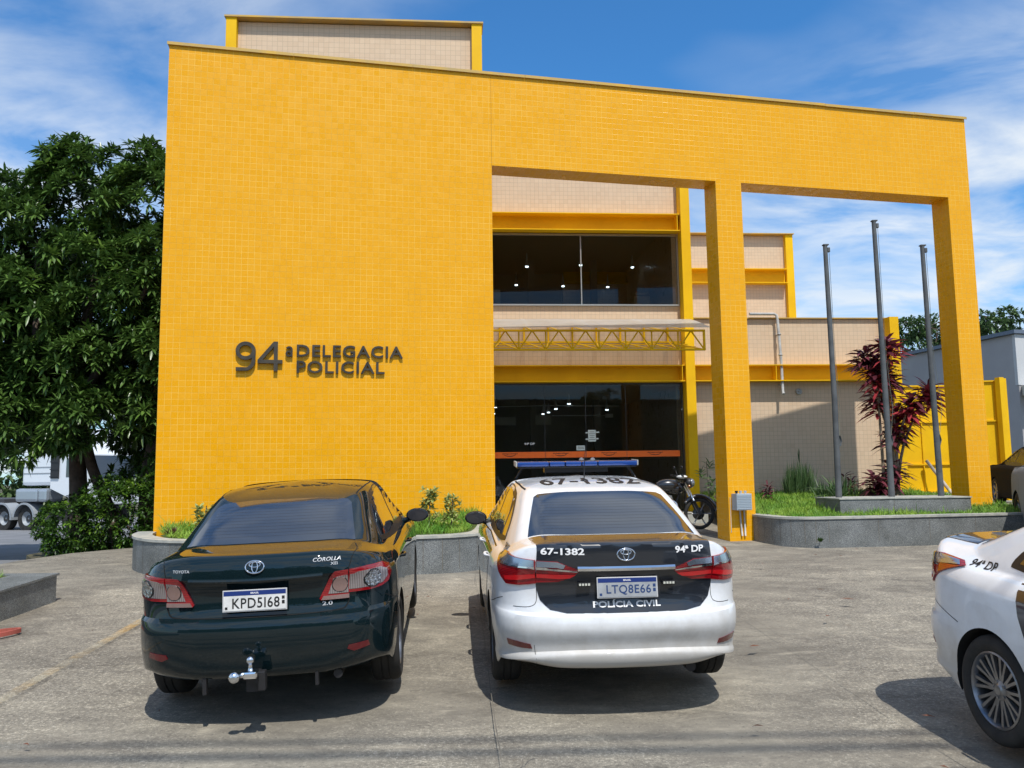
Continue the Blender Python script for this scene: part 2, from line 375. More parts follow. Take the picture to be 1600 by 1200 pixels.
for yj in (4.1, 8.0, 11.8): crack(1.6, yj, 9.5, yj + .6, .010)
crack(-6.5, 7.4, -5.1, 8.9, .012, .03); crack(-.3, 3.9, .1, 5.1, .009, .02)
props(mb.build('paving_joints', JM), kind='structure')
# worn yellow parking line
LINEM = mat('worn_line_paint', (.62, .36, .05), .8); nt, b = B(LINEM); co = objco(nt)
k = M(nt, 'ADD', M(nt, 'MULTIPLY', noise(nt, co, 14, 6, .7), .6), M(nt, 'MULTIPLY', noise(nt, co, 1.6, 3, .5), .55))
L(nt, ramp(nt, k, [(.44, .03), (.70, .40)]), b.inputs['Alpha'])
L(nt, mixc(nt, ramp(nt, noise(nt, co, 2.2, 3, .5), [(.4, 0), (.6, 1)]), (.50, .44, .30), (.62, .34, .04)), b.inputs['Base Color'])
mb = MB(); strip(mb, [(-3.62, 1.0), (-3.70, 6.2), (-3.83, 8.7), (-4.0, 11.2)], .10, .008)
props(mb.build('parking_line', LINEM), kind='structure')
# small litter: leaves on the paving
LITM = vary(mat('dry_leaf', (.18, .06, .03), .8), (.20, .07, .035), (.10, .05, .03), 9, 3)
mb = MB(); rl = random.Random(11)
for i in range(90):
    x, y = rl.uniform(-7, 7.5), rl.uniform(3.6, 13.5); a = rl.uniform(0, 6.28); s_ = rl.uniform(.018, .05) * (1.8 if rl.random() < .1 else 1)
    z = gz(x, y) + .012; c_, q_ = math.cos(a) * s_, math.sin(a) * s_
    mb.face([(x - c_, y - q_, z), (x + q_ * .35, y - c_ * .35, z + .008), (x + c_, y + q_, z + .004), (x - q_ * .35, y + c_ * .35, z + .006)])
props(mb.build('fallen_leaves', LITM), kind='stuff')

# ------------------------------------------------------------------ yellow tiled frame wall
TH = R(12.71); TB = R(4.4)
FR = empty('yellow_portal_wall', (-5.524, 12.914, 0), TH, 'tall yellow tiled wall with two square openings standing before the beige building', 'wall')
T_ = .47
def part(name, material, parent, fn, **kw):
    m_ = MB(); fn(m_); return m_.build(name, material, parent, **kw)
part('tiled_slab', YT, FR, lambda m_: m_.box(0, 5.35, 0, T_, -.2, 8.93))
part('tiled_beam', YT, FR, lambda m_: m_.box(5.35, 15.15, 0, T_, 7.25, 8.93))
part('tiled_pillar', YT, FR, lambda m_: m_.box(9.60, 10.12, 0, T_, .2, 7.25))
part('tiled_pillar', YT, FR, lambda m_: m_.box(14.64, 15.15, 0, T_, .6, 7.25))
def cap(m_):
    x = -.03; r_ = random.Random(5)
    while x < 15.17:
        w = 2.0; z0 = 8.93 + r_.uniform(0, .006); m_.box(x, min(x + w - .004, 15.18), -.035, T_ + .035, z0, z0 + .022); 
        m_.box(x, min(x + w - .004, 15.18), -.038, -.026, z0 - .03, z0 + .018); x += w
part('metal_coping', YF, FR, cap)
part('expansion_joint', mat('wall_joint', (.42, .22, .02), .9), FR, lambda m_: m_.box(5.345, 5.351, -.002, .01, 7.25, 8.88))  # thin darker joint line between slab and beam tiling
# lettering
SG = empty('wall_lettering', (-5.524, 12.914, 0), TH, 'raised dark metal lettering reading 94ª DELEGACIA POLICIAL on the yellow wall', 'sign')
def letters(s, x0, x1, z0, z1, ext=.055, bold=.012, **kw):
    M4 = Matrix.Translation(((x0 + x1) / 2, -.012, (z0 + z1) / 2)) @ VERT
    text_obj('letters', s, SIGNM, M4, SG, w=x1 - x0, h=z1 - z0, ext=ext, bold=bold, **kw)
def stroke(name, polys, ox, oz, ext=.05, w=.058):
    for k_, (pts, ww) in enumerate(polys):
        m_ = MB(); P_ = [Vector((x, 0, z)) for x, z in pts]; A, Bq = [], []
        for i, p in enumerate(P_):
            d = (P_[min(i + 1, len(P_) - 1)] - P_[max(i - 1, 0)]).normalized(); q = Vector((-d.z, 0, d.x)) * ww / 2
            A.append(p + q); Bq.append(p - q)
        y0, y1 = -.014 - ext - .0007 * k_, -.014 + .0007 * k_
        va = [[m_.bm.verts.new((ox + p.x, y, oz + p.z)) for p in L_] for L_, y in ((A, y0), (Bq, y0), (Bq, y1), (A, y1))]
        for i in range(len(P_) - 1):
            for a, b_ in ((0, 1), (1, 2), (2, 3), (3, 0)): m_.bm.faces.new((va[a][i], va[a][i + 1], va[b_][i + 1], va[b_][i]))
        m_.bm.faces.new([va[j][0] for j in range(4)]); m_.bm.faces.new([va[j][-1] for j in (3, 2, 1, 0)])
        bmesh.ops.recalc_face_normals(m_.bm, faces=m_.bm.faces[:]); m_.build(name, SIGNM, SG, uv=False)
ca = lambda cx, cz, rx, rz, a0, a1, n=20: [(cx + rx * math.cos(R(a0 + (a1 - a0) * i / n)), cz + rz * math.sin(R(a0 + (a1 - a0) * i / n))) for i in range(n + 1)]
stroke('numeral', [(ca(.165, .325, .125, .118, 0, 352, 32), .058), ([(.291, .33)] + ca(.165, .185, .125, .155, 10, -92, 16) + [(.02, .030)], .056)], 1.135, 3.555)
stroke('numeral', [([(.01, .165), (.255, .465)], .056), ([(-.015, .155), (.37, .155)], .056), ([(.265, .48), (.265, .0)], .060)], 1.50, 3.555)
stroke('ordinal_mark', [(ca(.052, .045, .040, .036, 0, 352, 20), .026), ([(.012, .135)] + ca(.058, .115, .040, .038, 120, 0, 8) + [(.098, 0)], .026)], 1.915, 3.80, ext=.04)
letters('DELEGACIA', 2.09, 3.80, 3.80, 4.00, .035, .014, space=1.08)
letters('POLICIAL', 2.09, 3.50, 3.535, 3.735, .035, .014, space=1.08)

# ------------------------------------------------------------------ beige building
BG = empty('beige_building', (0, 19.25, 0), TB, 'beige tiled two storey building with yellow steel beams and tinted windows', 'building')
def bx(name, material, *a, parent=None, **kw): return part(name, material, parent or BG, lambda m_: m_.box(*a), **kw)
# main block front, around the window
def fwall(m_):
    m_.box(-6, 4.04, .02, .25, 7.99, 9.6); m_.box(-6, -.9, .02, .25, .9, 7.99)
    m_.box(-.9, 4.04, .02, .25, 4.36, 5.80); m_.box(-.9, -.45, .02, .25, 5.80, 7.99); m_.box(-.9, -.45, .02, .25, .9, 4.36)
    m_.box(3.95, 4.2, .25, 8, .9, 9.6); m_.box(-6, 4.2, 8, 8.2, .9, 9.6); m_.box(-6.0, 3.95, .25, 8, 9.3, 9.5)
part('wall', BT, BG, fwall)
def ibeam(m_, x0, x1, z0, z1, y0=-.27, y1=.02, fl=.022, stiff=()):
    m_.box(x0, x1, y0, y1, z1 - fl, z1); m_.box(x0, x1, y0, y1, z0, z0 + fl); m_.box(x0, x1, y1 - .03, y1 - .012, z0 + fl, z1 - fl)
    for s_ in stiff: m_.box(s_, s_ + .015, y0 + .01, y1 - .03, z0 + fl, z1 - fl)
part('steel_beam', YM, BG, lambda m_: ibeam(m_, -6, 4.03, 7.57, 7.99, stiff=(3.97,)))
part('steel_beam', YM, BG, lambda m_: ibeam(m_, -6, 4.03, 3.97, 4.36, stiff=(3.97,)))
def icol(m_, x0, x1, z0, z1, y0=-.30):
    m_.box(x0, x1, y0, y0 + .02, z0, z1); m_.box(x0, x1, .00, .018, z0, z1); m_.box((x0 + x1) / 2 - .01, (x0 + x1) / 2 + .01, y0 + .02, 0, z0, z1)
    m_.box(x0 - .004, x0 + .012, y0 + .02, 0, z0, z1)
part('steel_column', YM, BG, lambda m_: icol(m_, 4.05, 4.27, .6, 9.62))
# wing
def wing(m_):
    m_.box(4.27, 9.06, .02, .25, .6, 5.49); m_.box(9.0, 9.24, .25, 5.3, .6, 5.49); m_.box(4.2, 9.0, .25, 5.3, 5.2, 5.3)
part('wing_wall', BT, BG, wing)
part('steel_beam', YM, BG, lambda m_: ibeam(m_, 4.28, 9.04, 3.97, 4.36, stiff=(6.22,)))
part('steel_column', YM, BG, lambda m_: icol(m_, 9.05, 9.27, .6, 5.50))
part('parapet_coping', YF, BG, lambda m_: (m_.box(4.28, 9.30, -.05, .28, 5.50, 5.525), m_.box(-6, 4.3, -.05, .3, 9.625, 9.65)))
# rear upper wing (further back)
def rw(m_): m_.box(2, 8.95, 5.35, 5.6, 4.9, 9.12); m_.box(8.88, 9.11, 5.6, 11, 4.9, 9.12)
part('rear_wall', BT, BG, rw)
part('steel_beam', YM, BG, lambda m_: ibeam(m_, 2, 8.91, 7.58, 8.03, 5.07, 5.35))
part('steel_column', YM, BG, lambda m_: icol(m_, 8.6, 8.83, 4.9, 9.13, 5.19) if False else (m_.box(8.93, 9.16, 5.19, 5.21, 4.9, 9.13), m_.box(8.93, 8.945, 5.21, 5.36, 4.9, 9.13), m_.box(9.145, 9.16, 5.21, 5.36, 4.9, 9.13)))
part('parapet_coping', YF, BG, lambda m_: m_.box(2, 9.19, 5.13, 5.65, 9.135, 9.16))
# front upper block rising behind the yellow wall
def tw(m_): m_.box(-5.56, -.98, -3.33, -3.1, 8.8, 10.78); m_.box(-5.56, -.98, .0, .018, 9.6, 10.78); m_.box(-5.56, -5.33, -3.1, 0, 8.8, 10.78); m_.box(-1.21, -.98, -3.1, -.02, 8.8, 10.78)
o = part('tower_wall', BT, BG, tw)
for a, c in ((-5.76, -5.56), (-.98, -.78)):
    part('steel_column', YM, BG, lambda m_: (m_.box(a, c, -3.47, -3.45, 8.8, 10.80), m_.box(a, a + .012, -3.45, -3.2, 8.8, 10.80), m_.box(c - .012, c, -3.45, -3.2, 8.8, 10.80), m_.box(a + .012, c - .012, -3.34, -3.2, 8.8, 10.80)))
part('parapet_coping', YF, BG, lambda m_: m_.box(-5.79, -.75, -3.5, -3.05, 10.80, 10.835))
# upper window
WF = part('window', mat('aluminium_frame', (.42, .42, .40), .4, .7), BG, lambda m_: [m_.box(*q) for q in ((-.45, 4.03, -.035, .04, 7.50, 7.545), (-.45, 4.03, -.06, .04, 5.80, 5.835), (4.0, 4.03, -.035, .04, 5.835, 7.50), (1.665, 1.69, -.03, .02, 5.835, 7.50), (-.45, -.42, -.035, .04, 5.835, 7.50))])
part('pane', GLASS, WF, lambda m_: (m_.box(-.42, 1.663, .0, .008, 5.835, 7.50), m_.box(1.692, 4.0, .012, .020, 5.835, 7.50)))
# entrance glazing
EF = part('entrance_glazing', mat('dark_frame', (.10, .10, .10), .4, .6), BG, lambda m_: [m_.box(*q) for q in ((-.45, 4.03, -.02, .05, 3.93, 3.965), (4.0, 4.03, -.02, .05, .95, 3.93), (-.45, -.42, -.02, .05, .95, 3.93), (.745, .752, .0, .012, .95, 3.93), (1.71, 1.718, .0, .012, .95, 3.93), (2.66, 2.667, .0, .012, .95, 3.93))])
part('pane', GLASS, EF, lambda m_: [m_.box(a, c, .0, .01, .95, 3.93) for a, c in ((-.42, .744), (.753, 1.709), (1.719, 2.659), (2.668, 4.0))])
part('orange_band', ORANGE, EF, lambda m_: [m_.box(a, c, -.004, -.001, 2.235, 2.375) for a, c in ((-.42, .744), (.753, 1.709), (1.719, 2.659), (2.668, 3.92))])
for xk in (-.07, 1.11, 2.24, 3.33):
    lg = text_obj('band_logo', 'delegacialegal', BLACKP, Matrix.Translation((xk, -.006, 2.335)) @ VERT, EF, w=.36, h=.035, bold=.01)
    m_ = MB(); n = 14
    for i in range(n):
        a0, a1 = R(205 + 130 * i / n), R(205 + 130 * (i + 1) / n)
        m_.face([(xk + math.cos(t) * .15 * 1.0, -.006, 2.345 + math.sin(t) * q) for t, q in ((a0, .075), (a1, .075), (a1, .060), (a0, .060))])
    m_.build('band_arc', BLACKP, lg)
text_obj('door_text', '94ª DP', WHITET, Matrix.Translation((.39, -.006, 2.56)) @ VERT, EF, w=.24, h=.055, bold=.03)
def notice(x0, x1, z0, z1, lines, name='paper_notice'):
    p_ = part(name, PAPER, EF, lambda m_: (m_.box(x0, x1, -.006, -.002, z0, z1)))
    m_ = MB(); r_ = random.Random(int(x0 * 100))
    for k_ in range(lines):
        zc = z1 - (k_ + 1) * (z1 - z0) / (lines + 1); wdt = (x1 - x0) * r_.uniform(.3, .42); m_.box((x0 + x1) / 2 - wdt, (x0 + x1) / 2 + wdt, -.008, -.0065, zc - .006, zc + .004)
    m_.build('print', BLACKP, p_)
notice(1.76, 1.94, 2.60, 2.87, 5); notice(1.48, 1.68, 2.40, 2.51, 2)
for a, c, z_ in ((1.70, 1.755, 2.79), (1.945, 2.02, 2.80), (1.70, 1.755, 2.64), (1.945, 2.0, 2.65)): part('tape', PAPER, EF, lambda m_: m_.box(a, c, -.006, -.002, z_, z_ + .03))
for xk in (1.58, 1.84):
    part('door_knob', WHITEP, EF, lambda m_: (m_.lathe([(.02, 0), (.02, .05), (.055, .055), (.06, .07), (.045, .085), (.0001, .088)], 20, Matrix.Translation((xk, 0, 2.17)) @ Matrix.Rotation(R(-90), 4, 'Z')), ))
# interior rooms seen through the glass
IN = part('interior_room', [INTW, INTC, INTF], BG, lambda m_: None)
def rooms():
    m_ = MB()
    for z0, z1 in ((.93, 3.96), (4.36, 7.98)):
        m_.mi = 0; m_.box(-.9, 3.94, 5.6, 5.7, z0, z1); m_.box(-1.0, -.9, .3, 5.6, z0, z1)
        m_.mi = 1; m_.box(-.9, 3.94, .3, 5.6, z1 - .03, z1 + .02)
        m_.mi = 2; m_.box(-.9, 3.94, .26, 5.6, z0 - .02, z0)
        m_.mi = 0
        for xk in (.8, 2.6): m_.box(xk, xk + .18, 3.9, 4.1, z0, z1 - .03)
    return m_
bpy.data.objects.remove(IN); IN = rooms().build('interior_room', [INTW, INTC, INTF], BG)
spots = [(.7, 3.2, 7.55), (2.2, 3.2, 7.6), (3.7, 3.4, 7.6), (.55, 5, 7.45), (1.95, 5, 7.42), (3.3, 5, 7.4)]
spots2 = [(-.25, 2.6, 3.62), (1.65, 2.2, 3.66), (1.42, 3.1, 3.60), (1.40, 4.6, 3.62), (1.22, 4.4, 3.56), (2.7, 4.2, 3.58), (2.95, 3.8, 3.62), (-.2, 4.4, 3.58)]
for x, y, z in spots + spots2:
    g_ = part('ceiling_spotlight', WHITEP, BG, lambda m_: (m_.tube([(x, y, z + .02), (x, y, z + .08), (x, y, z + (.30 if z < 4 else .4))], [.055, .04, .008], 12)))
    m_ = MB(); m_.lathe([(.0001, .0), (.042, .0), (.042, .02), (.0001, .021)], 16, Matrix.Translation((x, y, z - .005)) @ Matrix.Rotation(R(-90), 4, 'Y')); m_.build('lamp_lens', LAMPM, g_)
for x, y, z0, z1, w in ((.85, 3.0, 3.18, 3.45, .42), (-.25, 3.4, 3.2, 3.42, .6)):
    part('hanging_panel', CREAM, BG, lambda m_: (m_.box(x, x + w, y, y + .02, z0, z1), m_.box(x + .01, x + .018, y, y + .01, z1, 3.93), m_.box(x + w - .018, x + w - .01, y, y + .01, z1, 3.93)))
part('conduit', WHITEP, BG, lambda m_: (m_.tube([(-.4, 2.4, 3.62), (.9, 2.4, 3.64), (3.0, 2.4, 3.62)], .012, 6), m_.tube([(1.3, 3.0, 3.42), (2.8, 3.0, 3.42)], .012, 6), m_.box(2.75, 2.95, 2.96, 3.04, 3.36, 3.46)))
part('reception_chair', INTC, BG, lambda m_: (m_.box(3.3, 3.75, 1.6, 2.1, 5.3, 6.42, bev=.06), m_.box(3.34, 3.71, 1.62, 2.0, 6.42, 6.5, bev=.035)))
part('cabinet', CREAM, BG, lambda m_: m_.box(-.4, -.2, .7, 1.2, 4.4, 6.35, bev=.01))
part('entrance_floor', GC, BG, lambda m_: m_.box(-.9, 4.04, -1.6, .02, .6, .97, bev=.01))

# canopy: translucent sheets on yellow space truss
CN = empty('entrance_canopy', (0, 19.25, 0), TB, 'white sheet canopy on a yellow lattice truss above the glazed entrance', 'canopy')
SHEET = vary(mat('canopy_sheet', (.70, .69, .66), .45), (.85, .85, .84), (.70, .69, .67), 2.2, 5)
nt, b = B(SHEET); t = nt.nodes.new('ShaderNodeBsdfTranslucent'); t.inputs[0].default_value = (.95, .94, .92, 1); ms = nt.nodes.new('ShaderNodeMixShader'); ms.inputs[0].default_value = .62
L(nt, b.outputs[0], ms.inputs[1]); L(nt, t.outputs[0], ms.inputs[2]); tp_ = nt.nodes.new('ShaderNodeBsdfTransparent'); m2_ = nt.nodes.new('ShaderNodeMixShader'); m2_.inputs[0].default_value = .10
L(nt, ms.outputs[0], m2_.inputs[1]); L(nt, tp_.outputs[0], m2_.inputs[2]); L(nt, m2_.outputs[0], nt.nodes['Material Output'].inputs[0])
def sheets(m_):
    prof = [(-.02, 5.44), (-.25, 5.43), (-.6, 5.37), (-1.1, 5.24), (-1.6, 5.08), (-2.15, 4.90)]
    x0 = -1.1
    for i in range(4):
        x1 = x0 + 1.29 + .03; dz = .006 * (i % 2)
        for (ya, za), (yb, zb) in zip(prof, prof[1:]):
            m_.face([(x0, ya, za + dz), (x0, yb, zb + dz), (x1, yb, zb + dz), (x1, ya, za + dz)])
        x0 += 1.29
part('roof_sheet', SHEET, CN, sheets)
def truss(m_):
    xa, xb, yf, zt, zb = -1.1, 4.0, -1.9, 4.88, 4.47; wz = 4.93; r_ = .017
    m_.box(xa, xb + .02, yf - .03, yf + .03, zt - .02, zt + .02); m_.box(xa, xb + .02, yf - .03, yf + .03, zb - .02, zb + .02)
    m_.box(xa, xb + .02, -.07, -.02, wz - .02, wz + .02)
    for q in (1.27, .64): m_.box(xa, xb, -q - .015, -q + .015, zb + (wz - zb) * (1 - q / 1.9) - .012, zb + (wz - zb) * (1 - q / 1.9) + .012)
    m_.box(xb - .02, xb + .02, yf - .03, yf + .03, zb, zt)
    x = xb; st = .57; k_ = 0
    while x > xa:
        xm = x - st / 2; xn = x - st
        m_.tube([(x, yf, zb), (xm, yf, zt)], r_, 6); m_.tube([(xm, yf, zt), (xn, yf, zb)], r_, 6); m_.tube([(xn, yf, zb), (xn, yf, zt)], r_, 6)
        m_.tube([(x, yf, zb), (xm, -.05, wz)], r_ * .9, 6); m_.tube([(xm, -.05, wz), (xn, yf, zb)], r_ * .9, 6)
        m_.tube([(xm, yf, zt), (xm, -.05, 5.30)], r_ * .9, 6); m_.box(xm - .02, xm + .02, -.06, -.0, wz, 5.40)
        x = xn
part('lattice_truss', YM, CN, truss)
# rain pipe, vent
part('rain_pipe', PIPEM, None, lambda m_: 0) if False else None
RP = MB(); RP.tube([(5.7, -.09, 5.60), (6.30, -.09, 5.60), (6.36, -.10, 5.57), (6.37, -.12, 5.45), (6.38, -.20, 4.4), (6.385, -.20, 3.72), (6.385, -.24, 3.66)], .034, 12)
for z_ in (5.1, 4.6, 3.9): RP.lathe([(.047, -.02), (.047, .02)], 12, Matrix.Translation((6.38, -.18 if z_ < 5 else -.15, z_)) @ Matrix.Rotation(R(90), 4, 'Y'))
for z_ in (5.1, 3.9): RP.box(6.37, 6.39, -.17, .02, z_ - .012, z_ + .012)
o = RP.build('rain_pipe', PIPEM); o.location = (0, 19.25, 0); o.rotation_euler = (0, 0, TB); props(o, 'grey rain pipe running down the beige wing wall over the yellow beam', 'pipe')
VN = MB(); VN.lathe([(.075, -.01), (.075, .02), (.055, .03), (.05, .015), (.02, .012), (.018, .05), (.0001, .052)], 20, Matrix.Translation((6.86, .0, 3.74)) @ Matrix.Rotation(R(-90), 4, 'Z'))
o = VN.build('wall_vent', PIPEM); o.location = (0, 19.25, 0); o.rotation_euler = (0, 0, TB); props(o, 'small round grey vent on the beige wing wall beside the rain pipe', 'vent')

# ------------------------------------------------------------------ planters
def smooth(pts, n=6):
    out = []; P = [Vector(p) for p in pts]
    for i in range(len(P) - 1):
        a, b_, c, d = P[max(i - 1, 0)], P[i], P[i + 1], P[min(i + 2, len(P) - 1)]
        for k in range(n):
            t = k / n; out.append(.5 * ((2 * b_) + (c - a) * t + (2 * a - 5 * b_ + 4 * c - d) * t * t + (-a + 3 * b_ - 3 * c + d) * t ** 3))
    out.append(P[-1]); return out
def planter(root, path, top, joints, wth=.16, cop=.24, capz=.035):
    P = smooth([(x, y, 0) for x, y in path]); n = len(P)
    nor = []
    for i in range(n):
        d = (P[min(i + 1, n - 1)] - P[max(i - 1, 0)]).normalized(); nor.append(Vector((-d.y, d.x, 0)))
    ztop = lambda p: top(p.x, p.y)
    m_ = MB(); c_ = MB(); JJ = []
    for i in range(n - 1):
        a, b_ = P[i], P[i + 1]; na, nb = nor[i], nor[i + 1]
        def q(m, a, b_, na, nb, o0, o1, za, zb, z2a, z2b):
            A0, A1, B0, B1 = a + na * o0, a + na * o1, b_ + nb * o0, b_ + nb * o1
            v = [m.bm.verts.new((p.x, p.y, z)) for p, z in ((A0, za), (B0, zb), (B1, zb), (A1, za), (A0, z2a), (B0, z2b), (B1, z2b), (A1, z2a))]
            fs = [(0, 1, 5, 4), (1, 2, 6, 5), (2, 3, 7, 6), (3, 0, 4, 7), (4, 5, 6, 7)]
            if m is m_: fs = [(0, 1, 5, 4), (2, 3, 7, 6)] + ([(3, 0, 4, 7)] if i == 0 else []) + ([(1, 2, 6, 5)] if i == n - 2 else [])
            else: fs = [(0, 1, 5, 4), (2, 3, 7, 6), (4, 5, 6, 7), (3, 2, 1, 0)] + ([(3, 0, 4, 7)] if i == 0 else []) + ([(1, 2, 6, 5)] if i == n - 2 else [])
            for f in fs:
                ff = m.bm.faces.new([v[k] for k in f]); ff.smooth = True
        q(m_, a, b_, na, nb, 0, wth, gz(a.x, a.y) - .1, gz(b_.x, b_.y) - .1, ztop(a), ztop(b_))
        q(c_, a, b_, na, nb, -.02, cop, ztop(a), ztop(b_), ztop(a) + capz, ztop(b_) + capz)
    Ls = [0]
    for i in range(n - 1): Ls.append(Ls[-1] + (P[i + 1] - P[i]).length)
    for s_ in joints:
        i = max(k for k in range(n - 1) if Ls[k] <= s_); t = (s_ - Ls[i]) / (Ls[i + 1] - Ls[i]); p = P[i].lerp(P[i + 1], t); d = (P[i + 1] - P[i]).normalized(); nn = nor[i]
        pts = [p - nn * .003 + d * w_ for w_ in (-.004, .004)]
        j_ = MB(); JJ.append(j_); j_.face([(pts[0].x, pts[0].y, gz(p.x, p.y)), (pts[1].x, pts[1].y, gz(p.x, p.y)), (pts[1].x, pts[1].y, ztop(p)), (pts[0].x, pts[0].y, ztop(p))])
    w_ = m_.build('granite_wall', GM, root, sharp=40, uv=False); c_.build('coping', GC, root, sharp=40, uv=False)
    for j_ in JJ: j_.build('slab_joint', JM, w_)
    return P, Ls[-1]
PR = empty('right_planter', (0, 0, 0), 0, 'long curved granite planter wall with pale coping to the right of the near pillar', 'planter')
P1, l1 = planter(PR, [(4.20, 15.75), (4.24, 15.45), (4.36, 14.85), (4.56, 14.35), (4.95, 14.12), (5.6, 14.15), (7.0, 14.33), (8.7, 14.56), (9.25, 14.72), (9.52, 15.1), (9.6, 16.0), (9.6, 18.8)], lambda x, y: 1.045 + .012 * (y - 14), [.35, .6, .8, 1.0, 1.22, 1.42, 1.62, 1.84, 2.02, 2.24, 3.12, 4.05, 4.9])
PL = empty('left_planter', (0, 0, 0), 0, 'curved granite planter along the foot of the yellow wall behind the parked cars', 'planter')
P2, l2 = planter(PL, [(-5.75, 12.95), (-5.62, 12.45), (-5.34, 12.02), (-4.9, 11.66), (-4.2, 11.50), (-2.8, 11.52), (-1.35, 11.69), (-.75, 11.86), (-.42, 12.2), (-.33, 12.8), (-.32, 14.0)], lambda x, y: .99 + .03 * (y - 11.7), [.45, .9, 1.2, 1.8, 2.6, 3.4, 4.2, 4.72, 5.0, 5.28, 5.55, 5.8, 6.1], wth=.16, cop=.26)
# soil tops
def soil(name, poly, zf, mname=TURF):
    m_ = MB(); vs = [m_.bm.verts.new((x, y, 0)) for x, y in poly]; m_.bm.faces.new(vs)
    x0, x1 = min(p[0] for p in poly), max(p[0] for p in poly); y0, y1 = min(p[1] for p in poly), max(p[1] for p in poly)
    for k in range(int((x1 - x0) / .6) + 1): bmesh.ops.bisect_plane(m_.bm, geom=m_.bm.verts[:] + m_.bm.edges[:] + m_.bm.faces[:], plane_co=(x0 + .6 * k, 0, 0), plane_no=(1, 0, 0))
    for k in range(int((y1 - y0) / .6) + 1): bmesh.ops.bisect_plane(m_.bm, geom=m_.bm.verts[:] + m_.bm.edges[:] + m_.bm.faces[:], plane_co=(0, y0 + .6 * k, 0), plane_no=(0, 1, 0))
    for v in m_.bm.verts: v.co.z = zf(v.co.x, v.co.y)
    bmesh.ops.recalc_face_normals(m_.bm, faces=m_.bm.faces[:])
    return props(m_.build(name, mname), kind='structure')
zl_r = lambda x, y: 1.05 + .055 * max(0, y - 14.5)
polyR = [(4.3, 15.6), (4.5, 14.95), (4.7, 14.5), (5.0, 14.28), (7.0, 14.5), (8.7, 14.72), (9.2, 14.9), (9.4, 15.3), (9.5, 18.9), (9.5, 20.6), (9.3, 20.3), (9.25, 19.9), (4.3, 19.55)]
zl_l = lambda x, y: 1.0 + .03 * (y - 11.7)
polyL = [(-5.3, 12.95), (-5.25, 12.5), (-4.95, 12.05), (-4.6, 11.85), (-4.1, 11.72), (-2.8, 11.75), (-1.35, 11.92), (-.85, 12.06), (-.65, 12.4), (-.55, 13.9), (-5.3, 12.97)]
soil('right_planter_soil', polyR, zl_r); soil('left_planter_soil', polyL, zl_l)
# flagpole plinth and poles
PLR = R(4.4)
pl = MB(); pl.box(0, 2.45, 0, 1.0, .9, 1.335, bev=.004); o = pl.build('flagpole_plinth', GM, None, sharp=30); o.location = (5.83, 15.02, 0); o.rotation_euler = (0, 0, PLR)
props(o, 'low granite block on the lawn carrying the three flagpoles', 'plinth')
c_ = part('coping', GC, o, lambda m_: (m_.box(-.015, 1.0, -.015, 1.015, 1.335, 1.36, bev=.003), m_.box(1.003, 2.465, -.015, 1.015, 1.335, 1.36, bev=.003)))
part('slab_joint', JM, o, lambda m_: (m_.box(1.0, 1.008, -.004, -.001, .95, 1.335),))
for i, (x, y, zt, lab) in enumerate(((6.00, 15.5, 6.13, 'left'), (7.0, 15.6, 6.62, 'middle'), (7.95, 15.7, 6.15, 'right'))):
    m_ = MB(); m_.tube([(x + (.02 * i), y, 1.36), (x + .02, y, 3.2), (x, y, zt)], [.058, .052, .040], 14)
    e = empty('flagpole', (0, 0, 0), 0, {'left': 'shorter bare grey flagpole at the left end of the granite plinth', 'middle': 'tallest bare grey flagpole in the middle of the granite plinth', 'right': 'shorter bare grey flagpole at the right end of the granite plinth'}[lab], 'flagpole', 'flagpoles on the granite plinth')
    m_.build('pole', GALV, e, sharp=50)
    part('pulley', GALV, e, lambda m: (m.box(x + .035, x + .085, y - .03, y + .03, zt - .14, zt - .05, bev=.01), m.box(x - .045, x + .06, y - .045, y + .045, zt - .01, zt + .012, bev=.004)))
    part('halyard', mat('cord_%d' % i, (.16, .17, .14), .9), e, lambda m: m.tube([(x + .07, y, zt - .1), (x + .075, y - .01, 4.0), (x + .10 + .03 * i, y - .02, 3.0), (x + .072, y, 2.4)], .004, 4))
    part('cleat', GALV, e, lambda m: (m.box(x + .05, x + .09, y - .02, y + .02, 2.30, 2.50, bev=.008), m.tube([(x + .085, y, 2.32), (x + .10, y - .02, 2.4), (x + .07, y - .03, 2.5)], .012, 6)))
# electrical box on near pillar
EB = empty('meter_box', (-5.524, 12.914, 0), TH, 'light grey louvred electrical box with three small caps fixed to the near pillar', 'electrical box')
def louv(m_):
    m_.box(9.66, 9.95, -.20, -.002, 1.18, 1.47, bev=.006)
    for k_ in range(9): m_.box(9.67, 9.94, -.207, -.199, 1.20 + k_ * .029, 1.214 + k_ * .029)
part('cabinet', BOXG, EB, louv)
for x, mm in ((9.71, DARKM), (9.79, WHITEP), (9.88, WHITEP)):
    part('cap', mm, EB, lambda m_: (m_.tube([(x, -.10, 1.47), (x, -.10, 1.49), (x, -.10, 1.495), (x, -.10, 1.52)], [.018, .018, .032, .022], 12)))
part('conduit', PIPEM, EB, lambda m_: (m_.tube([(9.80, -.03, 1.2), (9.81, -.03, .95), (9.83, -.03, .72)], .016, 8), m_.tube([(9.88, -.03, 1.2), (9.89, -.03, .72)], .016, 8), m_.box(9.625, 9.635, -.012, -.001, .78, 1.4)))
